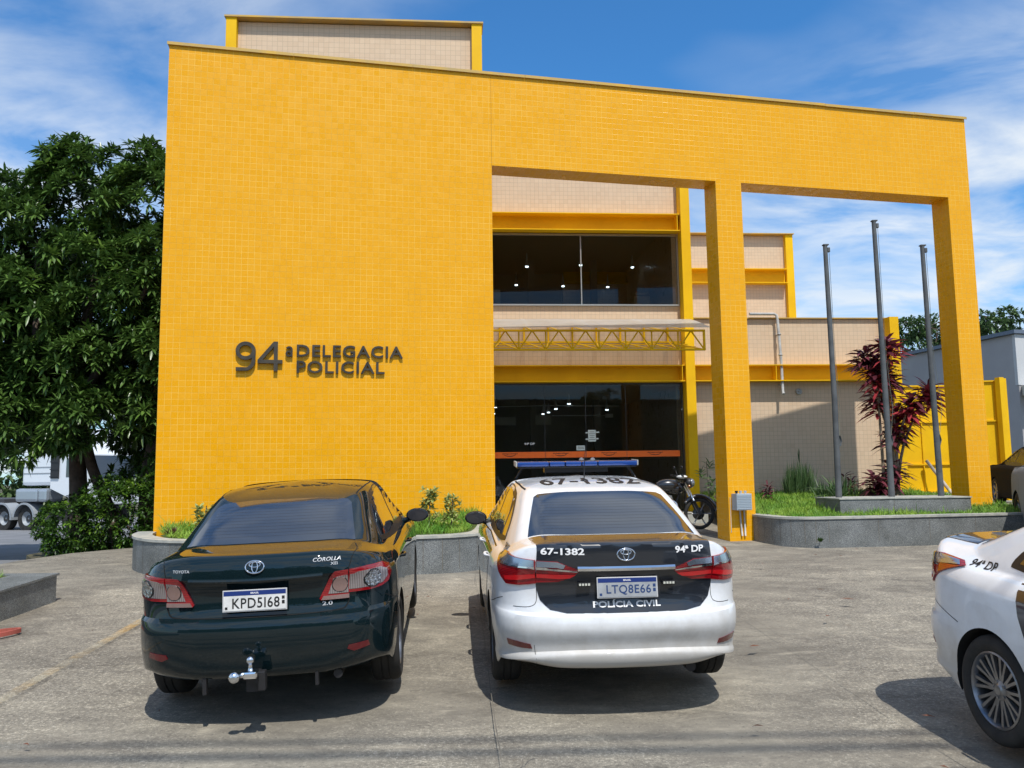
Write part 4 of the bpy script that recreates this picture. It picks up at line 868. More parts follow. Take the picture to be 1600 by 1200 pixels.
def net_mesh(rings, yc0, yc1, zb, ztop, sharpk=(), m_j=6, m_k=6):
    K = [np.array(r, float) for r in rings]
    n = len(K[0]); yy0 = K[0][:, 1]
    bot = np.stack([np.zeros(n), np.interp(yy0, (yy0.min(), yy0.max()), (.6, yy0.max() - .6)), np.full(n, zb)], 1)
    yt = K[-1][:, 1]; yl = np.interp(yt, (yt.min(), yt.max()), (yc0, yc1)); top = np.stack([np.zeros(n), yl, ztop(yl)], 1)
    A = np.stack([bot] + K + [top])                                  # K x J x 3
    tk = np.concatenate([[0], np.cumsum(np.maximum(np.linalg.norm(np.diff(A, axis=0), axis=2).mean(1), .01))])
    qk = []
    for i in range(len(tk) - 1):
        s_ = int(np.clip(round((tk[i + 1] - tk[i]) / .035), 2, 12)); qk += list(tk[i] + (tk[i + 1] - tk[i]) * np.arange(s_) / s_)
    qk.append(tk[-1]); qk = np.array(qk)
    D = np.stack([pchip(tk, A[:, j], qk) for j in range(n)], 1)       # QK x J x 3
    ext = np.concatenate([D[:, 2:0:-1] * [-1, 1, 1], D, D[:, -2:-4:-1] * [-1, 1, 1]], 1)
    tj = np.concatenate([[0], np.cumsum(np.linalg.norm(np.diff(np.concatenate([A[:, 2:0:-1] * [-1, 1, 1], A, A[:, -2:-4:-1] * [-1, 1, 1]], 1), axis=1), axis=2)[3:-3].mean(0) + .02)])
    qj = []
    for i in range(2, n + 1):
        s_ = int(np.clip(round((tj[i + 1] - tj[i]) / .045), 3, 14)); qj += list(tj[i] + (tj[i + 1] - tj[i]) * np.arange(s_) / s_)
    qj.append(tj[n + 1]); qj = np.array(qj)
    G = np.stack([catmull(tj, ext[i], qj) for i in range(len(qk))])   # QK x QJ x 3
    G[:, 0, 0] = 0; G[:, -1, 0] = 0; G[0, :, 0] = 0; G[-1, :, 0] = 0
    bm = bmesh.new(); a, b_ = G.shape[:2]
    for sgn in (1, -1):
        V = [[bm.verts.new((G[i, j, 0] * sgn, G[i, j, 1], G[i, j, 2])) for j in range(b_)] for i in range(a)]
        for i in range(a - 1):
            for j in range(b_ - 1):
                q = (V[i][j], V[i][j + 1], V[i + 1][j + 1], V[i + 1][j]); bm.faces.new(q if sgn > 0 else q[::-1])
    bmesh.ops.remove_doubles(bm, verts=bm.verts[:], dist=.0008)
    bmesh.ops.dissolve_degenerate(bm, edges=bm.edges[:], dist=.0004)
    bmesh.ops.recalc_face_normals(bm, faces=bm.faces[:])
    return bm
def corolla(kind):
    if kind == 'new':      # wheelbase 2.70, 4.62 long
        R_ = [lower(.34, .27, .80, .215, .22, 4.36), lower(.075, .300, .852, .195, .20, 4.50, zc=(.305, .33, .33)), lower(.026, .385, .870, .29, .32, 4.58), lower(.030, .405, .872, .31, .32, 4.58), lower(.052, .425, .872, .33, .34, 4.585),
              lower(.004, .575, .888, .55, .52, 4.62), lower(.022, .645, .888, .64, .60, 4.61), lower(.052, .664, .887, .66, .62, 4.60), lower(.088, .82, .884, .77, .68, 4.56, bow=.9),
              lower(.054, .940, .876, .86, .72, 4.50, zc=(.940, .925, .90)), lower(.042, .968, .872, .885, .735, 4.47, zc=(.965, .95, .92)), lower(.048, 1.112, .835, .955, .77, 4.36, zc=(1.11, 1.085, 1.02)), lower(.085, 1.126, .822, .968, .785, 4.30, zc=(1.122, 1.10, 1.035)),
              upper(.50, 1.126, .64, .775, 1.00, 1.03, 3.62, .66, (0, -.0, -.0)), upper(.55, 1.143, .63, .768, 1.025, 1.05, 3.55, .65),
              upper(.84, 1.264, .585, .70, 1.20, 1.25, 3.12, .61), upper(1.14, 1.378, .525, .625, 1.375, 1.39, 2.72, .54), upper(1.24, 1.409, .505, .575, 1.425, 1.418, 2.62, .50), upper(1.55, 1.452, .34, .36, 1.462, 1.445, 2.45, .34)]
        bm = net_mesh(R_, 1.95, 2.25, .20, lambda y: np.full(len(y), 1.476)); axles = (.97, 3.67)
    else:                  # older: wheelbase 2.60, 4.54 long
        R_ = [lower(.34, .27, .79, .215, .22, 4.28), lower(.085, .300, .845, .195, .20, 4.42, zc=(.30, .315, .31)), lower(.040, .40, .868, .30, .32, 4.50),
              lower(.0, .60, .880, .56, .52, 4.54), lower(.018, .672, .880, .66, .60, 4.53), lower(.060, .695, .879, .68, .62, 4.52), lower(.085, .82, .876, .77, .68, 4.48, bow=.9),
              lower(.060, .915, .868, .86, .72, 4.42, zc=(.915, .90, .885)), lower(.044, .938, .864, .885, .735, 4.39, zc=(.938, .925, .905)), lower(.070, 1.06, .83, .955, .77, 4.28, zc=(1.058, 1.035, .995)), lower(.115, 1.083, .815, .975, .785, 4.22, zc=(1.08, 1.058, 1.02)),
              upper(.52, 1.098, .62, .765, 1.01, 1.03, 3.55, .66), upper(.57, 1.116, .61, .758, 1.035, 1.05, 3.48, .65),
              upper(.84, 1.233, .565, .69, 1.20, 1.25, 3.05, .61), upper(1.13, 1.350, .52, .615, 1.375, 1.39, 2.66, .54), upper(1.23, 1.383, .50, .565, 1.425, 1.418, 2.56, .50), upper(1.52, 1.438, .34, .36, 1.455, 1.44, 2.40, .34)]
        bm = net_mesh(R_, 1.9, 2.2, .20, lambda y: np.full(len(y), 1.470)); axles = (.95, 3.55)
    return bm, axles
def cut_arches(bm, axles, r=.352, xin=.56, zc=.318):
    """open the four wheel arches with a boolean and return mesh (slot 0 paint, slot 1 liner)"""
    me = bpy.data.meshes.new('b'); bm.to_mesh(me); bm.free(); me.materials.append(PAINTW); me.materials.append(LINER)
    ob = bpy.data.objects.new('b', me); COL.objects.link(ob)
    c = MB(); c.mi = 1
    for ya in axles:
        for s_ in (-1, 1):
            c.lathe([(r, xin * s_), (r, 1.2 * s_)] if s_ > 0 else [(r, -1.2), (r, -xin)], 56, Matrix.Translation((0, ya, zc)), smooth=False)
    bmesh.ops.recalc_face_normals(c.bm, faces=c.bm.faces[:]); co = c.build('c', [PAINTW, LINER], uv=False)
    md = ob.modifiers.new('x', 'BOOLEAN'); md.object = co; md.operation = 'DIFFERENCE'; md.solver = 'EXACT'
    if hasattr(md, 'material_mode'): md.material_mode = 'INDEX'
    bpy.context.view_layer.update()
    out = bpy.data.meshes.new_from_object(ob.evaluated_get(bpy.context.evaluated_depsgraph_get()))
    bpy.data.objects.remove(ob); bpy.data.objects.remove(co)
    out.polygons.foreach_set('use_smooth', [True] * len(out.polygons)); out.set_sharp_from_angle(angle=R(34))
    return out
def frame_of(d):
    d = Vector(d).normalized(); e1 = Vector((1, 0, 0)) if abs(d.x) < .6 else Vector((0, -1 if d.x < 0 else 1, 0))
    if abs(d.x) >= .6: e1 = Vector((0, -1, 0)) if d.x > 0 else Vector((0, 1, 0))
    e1 = (e1 - d * e1.dot(d)).normalized(); e2 = (e1.cross(d)).normalized()
    return d, e1, e2
def cr_loop(P, n=4):
    out = []; m = len(P)
    for i in range(m):
        a, b_, c, d = P[i - 1], P[i], P[(i + 1) % m], P[(i + 2) % m]
        for k in range(n):
            t = k / n; out.append(.5 * ((2 * b_) + (c - a) * t + (2 * a - 5 * b_ + 4 * c - d) * t * t + (-a + 3 * b_ - 3 * c + d) * t ** 3))
    return out
def project(bm, bvh, d, e1, e2, off, lim_d=6, bend=None):
    for v in bm.verts:
        p = e1 * v.co.x + e2 * v.co.y; h = bvh.ray_cast(p - d * 5, d, 12)
        if h[0] is None:
            h = bvh.find_nearest(p + d * 0) ; q = h[0]; nn = h[1]
        else: q, nn = h[0], h[1]
        if nn.dot(d) > 0: nn = -nn
        v.co = q + nn * off
def decal(name, bvh, pts3, d, material, parent, off=.002, sm=0, res=.05, skirt=.012, sh=40):
    d, e1, e2 = frame_of(d); P = [Vector((Vector(p).dot(e1), Vector(p).dot(e2), 0)) for p in pts3]
    if sm: P = cr_loop(P, sm)
    bm = bmesh.new(); vs = [bm.verts.new(p) for p in P]; f = bm.faces.new(vs); f.normal_update()
    if f.normal.z < 0: f.normal_flip()
    xs_ = [p.x for p in P]; ys_ = [p.y for p in P]
    for ax, lo, hi in ((0, min(xs_), max(xs_)), (1, min(ys_), max(ys_))):
        n = int((hi - lo) / res)
        for k in range(1, n + 1):
            co_ = [0, 0, 0]; co_[ax] = lo + (hi - lo) * k / (n + 1); no = [0, 0, 0]; no[ax] = 1
            bmesh.ops.bisect_plane(bm, geom=bm.verts[:] + bm.edges[:] + bm.faces[:], plane_co=co_, plane_no=no)
    bmesh.ops.triangulate(bm, faces=[f for f in bm.faces if len(f.verts) > 4])
    project(bm, bvh, d, e1, e2, off)
    for f in bm.faces: f.smooth = True
    bm.normal_update()
    if sum((f.normal.dot(d) for f in bm.faces)) > 0: bmesh.ops.reverse_faces(bm, faces=bm.faces[:])
    if skirt:
        be = [e for e in bm.edges if e.is_boundary]; r = bmesh.ops.extrude_edge_only(bm, edges=be)
        bm.normal_update()
        for v in [g for g in r['geom'] if isinstance(g, bmesh.types.BMVert)]: v.co += d * skirt
    mb = MB(); mb.bm.free(); mb.bm = bm
    o = mb.build(name, material, parent, uv=False); o.data.set_sharp_from_angle(angle=R(sh)); return o
def btext(name, bvh, s, cen, d, material, parent, w, h=None, off=.0035, bold=.02, shear=0., space=1., rot=0., flip=False, ext=0, frame=None):
    bm = text_bm(s, w=w, h=h, bold=bold, shear=shear, space=space, res=3)
    if rot: bm.transform(Matrix.Rotation(rot, 4, 'Z'))
    d, e1, e2 = frame_of(d)
    if flip: bm.transform(Matrix.Rotation(math.pi, 4, 'Z'))
    c = Vector(cen); cx, cy = c.dot(e1), c.dot(e2)
    for v in bm.verts: v.co.x += cx; v.co.y += cy
    for ax in (0, 1):
        v_ = [q.co[ax] for q in bm.verts]; lo, hi = min(v_), max(v_); n = int((hi - lo) / .03)
        for k in range(1, n + 1):
            co_ = [0, 0, 0]; co_[ax] = lo + (hi - lo) * k / (n + 1); no = [0, 0, 0]; no[ax] = 1
            bmesh.ops.bisect_plane(bm, geom=bm.verts[:] + bm.edges[:] + bm.faces[:], plane_co=co_, plane_no=no)
    bmesh.ops.triangulate(bm, faces=bm.faces[:])
    project(bm, bvh, d, e1, e2, off)
    mb = MB(); mb.bm.free(); mb.bm = bm
    return mb.build(name, material, parent, uv=False)
def seam(mb, bvh, pts3, d, w=.005, off=.0012, n=7, closed=False, own=True):
    mb = MB() if own else mb
    d, e1, e2 = frame_of(d); P = smooth(pts3, n) if not closed else cr_loop([Vector(p) for p in pts3], n) + [Vector(pts3[0])]
    Q = []
    for p in P:
        p2 = e1 * p.dot(e1) + e2 * p.dot(e2); h = bvh.ray_cast(p2 - d * 5, d, 12)
        if h[0] is not None: Q.append((h[0], h[1] if h[1].dot(d) < 0 else -h[1]))
    for (a, na), (b_, nb) in zip(Q, Q[1:]):
        t = (b_ - a)
        if t.length < 1e-4 or t.length > .4: continue
        t.normalize(); sa, sb = t.cross(na).normalized() * w / 2, t.cross(nb).normalized() * w / 2
        mb.face([a - sa + na * off, b_ - sb + nb * off, b_ + sb + nb * off, a + sa + na * off])
    if own: mb.build('panel_gap', GAP, CURB[0], uv=False)
CURB = [None]
def wheel(parent, x, y, z, side, style='multi', r=.316, rimr=.215):
    """tyre, rim and brake disc; side=+1 right, -1 left"""
    M4 = Matrix.Translation((x, y, z)) @ (Matrix.Identity(4) if side > 0 else Matrix.Rotation(math.pi, 4, 'Z'))
    h = MB(); h.lathe([(.0001, -.03), (.14, -.03), (.14, -.01), (.07, -.005), (.065, .03), (.0001, .03)], 28, M4)
    hub = h.build('wheel', DISC, parent, sharp=30, uv=False)
    t = MB(); w = .1025
    prof = [(rimr + .004, -w + .018), (rimr + .02, -w + .004), (r - .045, -w - .004), (r - .02, -w + .004), (r - .004, -w + .022), (r, -w + .05), (r, -.03), (r - .007, -.028), (r - .007, -.022), (r, -.02), (r, .02), (r - .007, .022), (r - .007, .028), (r, .03), (r, w - .05), (r - .004, w - .022), (r - .02, w - .004), (r - .045, w + .004), (rimr + .02, w - .004), (rimr + .004, w - .018)]
    t.lathe(prof, 64, M4, close=True); t.build('tyre', RUBBER, hub, sharp=40, uv=False)
    m_ = MB(); m_.lathe([(rimr + .006, w - .020), (rimr + .006, w - .012), (rimr - .004, w - .008), (rimr - .012, w - .02), (rimr - .018, w - .05), (rimr - .03, -w + .03), (rimr + .004, -w + .015), (rimr + .004, w - .03)], 56, M4, close=True)
    ns = 10 if style == 'multi' else 5
    xo = w - .030
    for k in range(ns):
        a = 2 * math.pi * k / ns
        for o_ in ((-.09, .09) if style == 'multi' else (0,)):
            def S(rr_, w_, dx, th=.028, aa=0.):
                ca, sa = math.cos(a + aa), math.sin(a + aa); c = Vector((xo + dx, rr_ * ca, rr_ * sa)); tv = Vector((0, -sa, ca))
                return [c + tv * w_ / 2, c - tv * w_ / 2, c - tv * w_ * .7 - Vector((th, 0, 0)), c + tv * w_ * .7 - Vector((th, 0, 0))]
            if style == 'multi': sec = [S(.045, .022, -.012, .03, o_ * .9), S(.12, .016, -.004, .024, o_ * 1.25), S(rimr - .012, .020, .006, .02, o_ * 1.5)]
            else: sec = [S(.04, .055, -.012, .03), S(.12, .05, -.002, .03), S(rimr - .010, .075, .008, .02)]
            vv = [[m_.bm.verts.new(M4 @ p) for p in s_] for s_ in sec]
            for A, Bq in zip(vv, vv[1:]):
                for i in range(4): m_.bm.faces.new((A[i], A[(i + 1) % 4], Bq[(i + 1) % 4], Bq[i]))
    m_.lathe([(.0001, xo + .004), (.028, xo + .002), (.034, xo - .004), (.058, xo - .010), (.062, xo - .03), (.0001, xo - .04)], 28, M4)
    for k in range(5):
        a = 2 * math.pi * (k + .5) / 5; m_.lathe([(.0001, xo - .002), (.009, xo - .004), (.009, xo - .02)], 8, M4 @ Matrix.Translation((0, .048 * math.cos(a), .048 * math.sin(a))))
    bmesh.ops.recalc_face_normals(m_.bm, faces=m_.bm.faces[:]); rim = m_.build('rim', ALLOY, hub, sharp=32, uv=False)
    return hub
def emblem(parent, c, w=.115, h=.078, bvh=None, n=(0, -1, .12)):
    nz = Vector(n).normalized(); e1 = Vector((1, 0, 0)); e2 = e1.cross(nz) * -1
    if e2.z < 0: e2 = -e2
    m_ = MB(); c = Vector(c)
    def ring(cx, cz, a, b_, r): m_.tube([c + e1 * (cx + a * math.cos(t)) + e2 * (cz + b_ * math.sin(t)) for t in [2 * math.pi * k / 32 for k in range(32)]], r, 6, closed=True)
    ring(0, 0, w / 2, h / 2, .0052); ring(0, h * .19, w * .30, h * .20, .0042); ring(0, -.001, w * .155, h * .44, .0042)
    return m_.build('emblem', CHROME, parent, uv=False)
def plate(parent, c, s, tilt, ink=(.02, .02, .02), white=(.62, .62, .60)):
    Mx = Matrix.Translation(c) @ Matrix.Rotation(tilt, 4, 'X')
    m_ = MB(); m_.box(-.205, .205, -.006, .0, -.069, .069, Mx, bev=.004); p = m_.build('licence_plate', mat('plate_frame_' + s, (.5, .5, .5), .4), parent, uv=False)
    m_ = MB(); m_.box(-.197, .197, -.0085, -.0055, -.0615, .0615, Mx); pw = m_.build('plate_face', vary(mat('plate_white_' + s, white, .5), white, tuple(x * .75 for x in white), 9, 4), p, uv=False)
    m_ = MB(); m_.box(-.197, .197, -.0095, -.006, .033, .0615, Mx); m_.build('blue_band', mat('plate_blue_' + s, (.01, .03, .16), .45), p, uv=False)
    inkm = mat('plate_ink_' + s, ink, .5)
    text_obj('plate_number', s, inkm, Mx @ Matrix.Translation((.008, -.0098, -.0155)) @ VERT, p, w=.30, h=.066, bold=.012, space=1.08)
    text_obj('plate_country', 'BRASIL', WHITET, Mx @ Matrix.Translation((0, -.0102, .047)) @ VERT, p, w=.052, h=.011, bold=.02)
    m_ = MB(); m_.box(-.188, -.172, -.0095, -.008, -.052, -.036, Mx); m_.box(.172, .190, -.0095, -.008, -.03, -.008, Mx); m_.box(.172, .190, -.0095, -.008, .0, .02, Mx); m_.build('plate_mark', inkm, p, uv=False)
    return p
def carpaint(name, c, rough=.25, flake=.0, dirt=None, metal=0.):
    m = mat(name, c, rough, coat=1.0, metal=metal); nt, b = B(m); b.inputs['Coat Roughness'].default_value = .025; b.inputs['Coat IOR'].default_value = 1.5
    if dirt:
        co = objco(nt); sp = nt.nodes.new('ShaderNodeSeparateXYZ'); L(nt, co, sp.inputs[0])
        k = M(nt, 'ADD', ramp(nt, sp.outputs[2], [(.28, .72), (.70, .05)]), M(nt, 'MULTIPLY', noise(nt, co, 5, 6, .65), .80))
        f = ramp(nt, k, [(.42, 0), (.95, .75)]); f2 = ramp(nt, noise(nt, co, 26, 5, .7), [(.66, 0), (.72, .4)])
        L(nt, mixc(nt, M(nt, 'MAXIMUM', f, M(nt, 'MULTIPLY', f2, f)), c, dirt), b.inputs['Base Color'])
        L(nt, ramp(nt, f, [(0, rough), (1, .6)]), b.inputs['Roughness']); L(nt, ramp(nt, f, [(0, 1.0), (.5, .35)]), b.inputs['Coat Weight'])
    return m
LINER = mat('arch_liner', (.012, .012, .012), .9)
PAINTW = carpaint('white_car_paint', (.76, .78, .80), .3, dirt=(.40, .375, .33))
PAINTG = carpaint('dark_green_car_paint', (.003, .011, .014), .6, metal=0.); PAINTG.node_tree.nodes['Principled BSDF'].inputs['Specular IOR Level'].default_value = .05
DISC = mat('brake_disc', (.12, .12, .12), .5, .8)
CARGLASS = mat('car_glass', (.010, .014, .022), .06, spec=.9, coat=1.0); 
nt, b = B(CARGLASS); b.inputs['Coat IOR'].default_value = 1.62
SIDEGL = CARGLASS
VINYL = carpaint('black_vinyl', (.013, .016, .022), .28)
TRIM = mat('black_trim', (.012, .012, .013), .4)
GAP = mat('panel_gap', (.006, .006, .006), .9)
REDLENS = mat('red_lens', (.42, .008, .012), .12, coat=1.); 
nt, b = B(REDLENS); co = objco(nt); wv = nt.nodes.new('ShaderNodeTexWave'); wv.inputs['Scale'].default_value = 28; wv.bands_direction = 'Z'; L(nt, co, wv.inputs['Vector'])
L(nt, mixc(nt, wv.outputs['Fac'], (.16, .002, .006), (.34, .006, .010)), b.inputs['Base Color'])
REDBAR = mat('red_light_guide', (.62, .010, .014), .15, coat=1.)
REDDK = mat('dark_red_reflector', (.12, .005, .008), .25, coat=.8)
CLEARL = mat('clear_lens', (.42, .46, .50), .07, .75, coat=1.)
nt, b = B(CLEARL); co = objco(nt); vo = nt.nodes.new('ShaderNodeTexVoronoi'); vo.inputs['Scale'].default_value = 60; L(nt, co, vo.inputs['Vector']); bump(nt, b, vo.outputs['Distance'], .8, .006)
L(nt, ramp(nt, vo.outputs['Distance'], [(.1, (.75, .78, .8)), (.7, (.18, .19, .2))]), b.inputs['Base Color'])
SMOKEL = mat('smoked_clear_lens', (.36, .43, .52), .16, .85, coat=.8)
SILVL = mat('silver_lamp_inside', (.40, .38, .38), .25, .6, coat=1.)
nt, b = B(SILVL); co = objco(nt); wv = nt.nodes.new('ShaderNodeTexWave'); wv.inputs['Scale'].default_value = 22; wv.bands_direction = 'X'; L(nt, co, wv.inputs['Vector']); L(nt, mixc(nt, wv.outputs['Fac'], (.27, .22, .22), (.46, .42, .42)), b.inputs['Base Color'])
PINKL = mat('pink_indicator_lens', (.42, .27, .24), .12, .5, coat=1.)
nt, b = B(PINKL); co = objco(nt); vo = nt.nodes.new('ShaderNodeTexWave'); vo.inputs['Scale'].default_value = 40; vo.bands_direction = 'X'; L(nt, co, vo.inputs['Vector']); bump(nt, b, vo.outputs['Fac'], .7, .004)
BLUEL = mat('blue_light_lens', (.008, .045, .22), .12, coat=1.)
MIRG = mat('mirror_glass', (.035, .035, .04), .06, 0.)
BLINK = mat('black_vinyl_letters', (.012, .012, .012), .5)
DRL = mat('led_strip', (.6, .6, .52), .3)

def mirror(parent, x, y, z, s_, material, rz=0):
    m_ = MB(); m_.ball((x, y, z), 1, sc=(.112, .075, .068), seg=24)
    for v in m_.bm.verts:
        if v.co.y < y - .035: v.co.y = y - .035
    m_.tube([(x - s_ * .07, y + .02, z - .035), (x - s_ * .17, y + .04, z - .065)], [.026, .035], 10)
    o = m_.build('door_mirror', material, parent, sharp=40, uv=False)
    g = MB(); g.ball((x, y - .0365, z), 1, sc=(.097, .002, .055), seg=24); g.build('mirror_glass', MIRG, o, uv=False); return o
def handle(parent, bvh, y, z, s_, material):
    h = bvh.ray_cast(Vector((s_ * 3, y, z)), Vector((-s_, 0, 0)), 5); x = abs(h[0].x) if h[0] else .86
    m_ = MB(); m_.tube([(s_ * (x - .004), y - .10, z), (s_ * (x + .020), y - .07, z), (s_ * (x + .024), y, z + .002), (s_ * (x + .018), y + .07, z), (s_ * (x - .004), y + .10, z)], [.009, .013, .014, .013, .009], 8)
    return m_.build('door_handle', material, parent, sharp=60, uv=False)

DEFM = mat('defroster_line', (.03, .026, .026), .3)
def defrost(bvh, root):
    m_ = MB()
    for k in range(11):
        y = .62 + k * .042; z = 1.16 + k * .019; hw = .52 - k * .004
        seam(m_, bvh, [(-hw, y, z), (0, y - .01, z - .004), (hw, y, z)], (0, math.cos(R(38)), -math.sin(R(38))), .0016, .0040, 8, own=False)
    m_.build('defroster', DEFM, root, uv=False)
def finish_car(root, bvh, kind, axles, parts):
    for i, ya in enumerate(axles):
        for s_ in (-1, 1): wheel(root, s_ * .765, ya, .316, s_, 'multi' if kind == 'new' else 'five')
def both(f):
    for s_ in (-1, 1): f(s_)
def side_glass(root, bvh, k=0.):
    for s_ in (-1, 1):
        d = (-s_, 0, 0)
        fr = decal('window_frame', bvh, [(0, y, z) for y, z in ((1.02 - k, 1.055), (1.12 - k, 1.17), (1.40 - k, 1.335), (1.75 - k, 1.395), (2.25, 1.408), (2.62, 1.375), (3.02, 1.20), (3.36 - k * .5, 1.03), (3.30, .995), (2.3, .985), (1.5, .998), (1.1 - k, 1.03))], d, TRIM, root, .0015, sm=3, res=.07)
        decal('side_window', bvh, [(0, y, z) for y, z in ((1.36 - k, 1.045), (1.42 - k, 1.22), (1.55 - k, 1.335), (1.85, 1.375), (2.16, 1.382), (2.20, 1.02))], d, SIDEGL, root, .003, res=.07)
        decal('side_window', bvh, [(0, y, z) for y, z in ((2.28, 1.018), (2.24, 1.382), (2.60, 1.350), (2.98, 1.175), (3.22 - k * .5, 1.055), (3.22 - k * .5, 1.03))], d, SIDEGL, root, .003, res=.07)
        decal('quarter_window', bvh, [(0, y, z) for y, z in ((1.09 - k, 1.065), (1.16 - k, 1.165), (1.36 - k, 1.285), (1.31 - k, 1.055))], d, SIDEGL, root, .003, res=.06)
def new_sedan(label, cat='police car', number='67-1382', platenum='LTQ8E66', bar=True, group=None):
    bm, ax = corolla('new'); me = cut_arches(bm, ax); bvh = BVHTree.FromPolygons([v.co[:] for v in me.vertices], [p.vertices[:] for p in me.polygons])
    root = empty('police_car', (0, 0, 0), 0, label, cat, group)
    body = bpy.data.objects.new('body', me); COL.objects.link(body); body.parent = root; CURB[0] = body; me.materials[0] = PAINTW; me.materials[1] = LINER
    DB = (0, math.cos(R(38)), -math.sin(R(38))); RE = (0, 1, 0)
    decal('rear_window', bvh, [(x, y, z) for x, y, z in ((-.615, .54, 1.135), (-.60, .64, 1.18), (-.565, .84, 1.268), (-.515, 1.11, 1.382), (-.48, 1.15, 1.396), (-.25, 1.17, 1.402), (.25, 1.17, 1.402), (.48, 1.15, 1.396), (.515, 1.11, 1.382), (.565, .84, 1.268), (.60, .64, 1.18), (.615, .54, 1.135), (.30, .52, 1.130), (-.30, .52, 1.130))], DB, CARGLASS, root, .003, res=.05); defrost(bvh, root)
    tr_ = [(-.615, .50, 1.124), (-.60, .30, 1.12), (-.592, .16, 1.06), (-.60, .12, 1.00), (-.60, .14, .85), (-.575, .11, .775), (-.51, .08, .710), (-.40, .06, .680), (-.2, .05, .668), (.2, .05, .668), (.40, .06, .680), (.51, .08, .710), (.575, .11, .775), (.60, .14, .85), (.60, .12, 1.00), (.592, .16, 1.06), (.60, .30, 1.12), (.615, .50, 1.124)]
    lid = decal('trunk_lid', bvh, tr_, DB, VINYL, root, .005, res=.016)
    # chrome strip
    def strip_ch(m_):
        pts = []
        for i in range(25):
            x = -.33 + .66 * i / 24; h = bvh.ray_cast(Vector((x, -2, .952)), Vector((0, 1, 0)), 5); pts.append(h[0] + Vector((0, -.006, .003)))
        for a, b_ in zip(pts, pts[1:]):
            q = lambda p, dy, dz: (p.x, p.y + dy, p.z + dz)
            sec = [(0, -.016), (-.012, -.011), (-.015, .006), (-.004, .018), (.012, .02)]
            for s1, s2 in zip(sec, sec[1:]): m_.face([q(a, *s1), q(b_, *s1), q(b_, *s2), q(a, *s2)])
    part('chrome_strip', CHROME, lid, strip_ch, recalc=False)
    emblem(lid, (-.005, bvh.ray_cast(Vector((0, -2, 1.05)), Vector((0, 1, 0)), 5)[0].y - .006, 1.05), .118, .080)
    btext('lid_lettering', bvh, number, (-.425, .04, 1.072), RE, WHITET, lid, .285, .046, off=.009, bold=.028)
    btext('lid_lettering', bvh, '94ª DP', (.435, .04, 1.072), RE, WHITET, lid, .205, .046, off=.009, bold=.028)
    btext('lid_lettering', bvh, 'POLÍCIA CIVIL', (0, .05, .722), RE, WHITET, lid, .455, .052, off=.009, bold=.032)
    plate(root, (0, .048, .832), platenum, R(-8), (.02, .05, .15), (.36, .38, .40))
    # tail lamps
    for s_ in (-1, 1):
        dd = (-s_ * .45, 1, 0)
        inner = decal('tail_lamp', bvh, [(s_ * x, y, z) for x, y, z in ((.31, .06, .952), (.38, .06, .972), (.46, .07, 1.006), (.598, .12, 1.010), (.598, .13, .862), (.45, .09, .872), (.36, .07, .905))], RE, REDLENS, root, .012, res=.03, skirt=.02)
        outer = decal('tail_lamp', bvh, [(s_ * x, y, z) for x, y, z in ((.606, .13, 1.012), (.72, .24, 1.020), (.775, .36, 1.030), (.812, .52, 1.012), (.823, .62, .985), (.812, .56, .95), (.80, .40, .875), (.775, .33, .835), (.70, .22, .838), (.606, .14, .858))], dd, REDLENS, root, .014, res=.03, skirt=.02)
        for prt, pin, dr in ((inner, ((.41, .06, .982), (.46, .07, 1.003), (.594, .12, 1.007), (.594, .12, .968), (.42, .07, .966)), RE), (outer, ((.612, .13, 1.009), (.72, .24, 1.017), (.775, .36, 1.027), (.812, .52, 1.008), (.818, .60, .987), (.78, .38, .968), (.70, .22, .965), (.612, .13, .966)), dd)):
            decal('clear_band', bvh, [(s_ * a, b_, c) for a, b_, c in pin], dr, SMOKEL, prt, .0165, res=.03, skirt=.004)
        for a_, dr_, pr_ in ((((.33, .06, .950), (.45, .07, .962), (.596, .12, .967), (.596, .12, .957), (.45, .07, .952), (.33, .06, .942)), RE, inner), (((.610, .13, .966), (.70, .22, .965), (.78, .38, .967), (.80, .45, .968), (.80, .45, .958), (.78, .38, .957), (.70, .22, .955), (.610, .13, .956)), dd, outer)): decal('chrome_line', bvh, [(s_ * q[0], q[1], q[2]) for q in a_], dr_, CHROME, pr_, .0185, res=.03, skirt=.003)
        decal('light_bar', bvh, [(s_ * a, b_, c) for a, b_, c in ((.34, .06, .922), (.45, .08, .925), (.594, .12, .925), (.594, .12, .900), (.45, .09, .893), (.38, .07, .898))], RE, REDBAR, inner, .0165, res=.03, skirt=.004)
        decal('light_bar', bvh, [(s_ * a, b_, c) for a, b_, c in ((.612, .13, .922), (.72, .24, .905), (.778, .36, .885), (.772, .34, .862), (.71, .23, .872), (.612, .13, .898))], dd, REDBAR, outer, .0185, res=.03, skirt=.004)
        decal('reflector', bvh, [(s_ * x, y, z) for x, y, z in ((.645, .12, .425), (.655, .12, .458), (.735, .17, .468), (.80, .26, .470), (.795, .25, .430), (.74, .18, .425))], dd, REDDK, root, .006, res=.03)
        part('led_strobe', TRIM, root, lambda m_: m_.box(s_ * .285 - .045, s_ * .285 + .045, .052, .085, .842, .868, bev=.006))
        part('led_face', DRL, root, lambda m_: [m_.box(s_ * .285 - .038 + k * .02, s_ * .285 - .024 + k * .02, .049, .053, .848, .862) for k in range(4)])
        btext('side_lettering', bvh, '94ª DP', (s_ * .79, .79, 1.04), (-s_ * .8, 0, -.6), BLINK, root, .235, .062, off=.003, bold=.016, shear=.1)
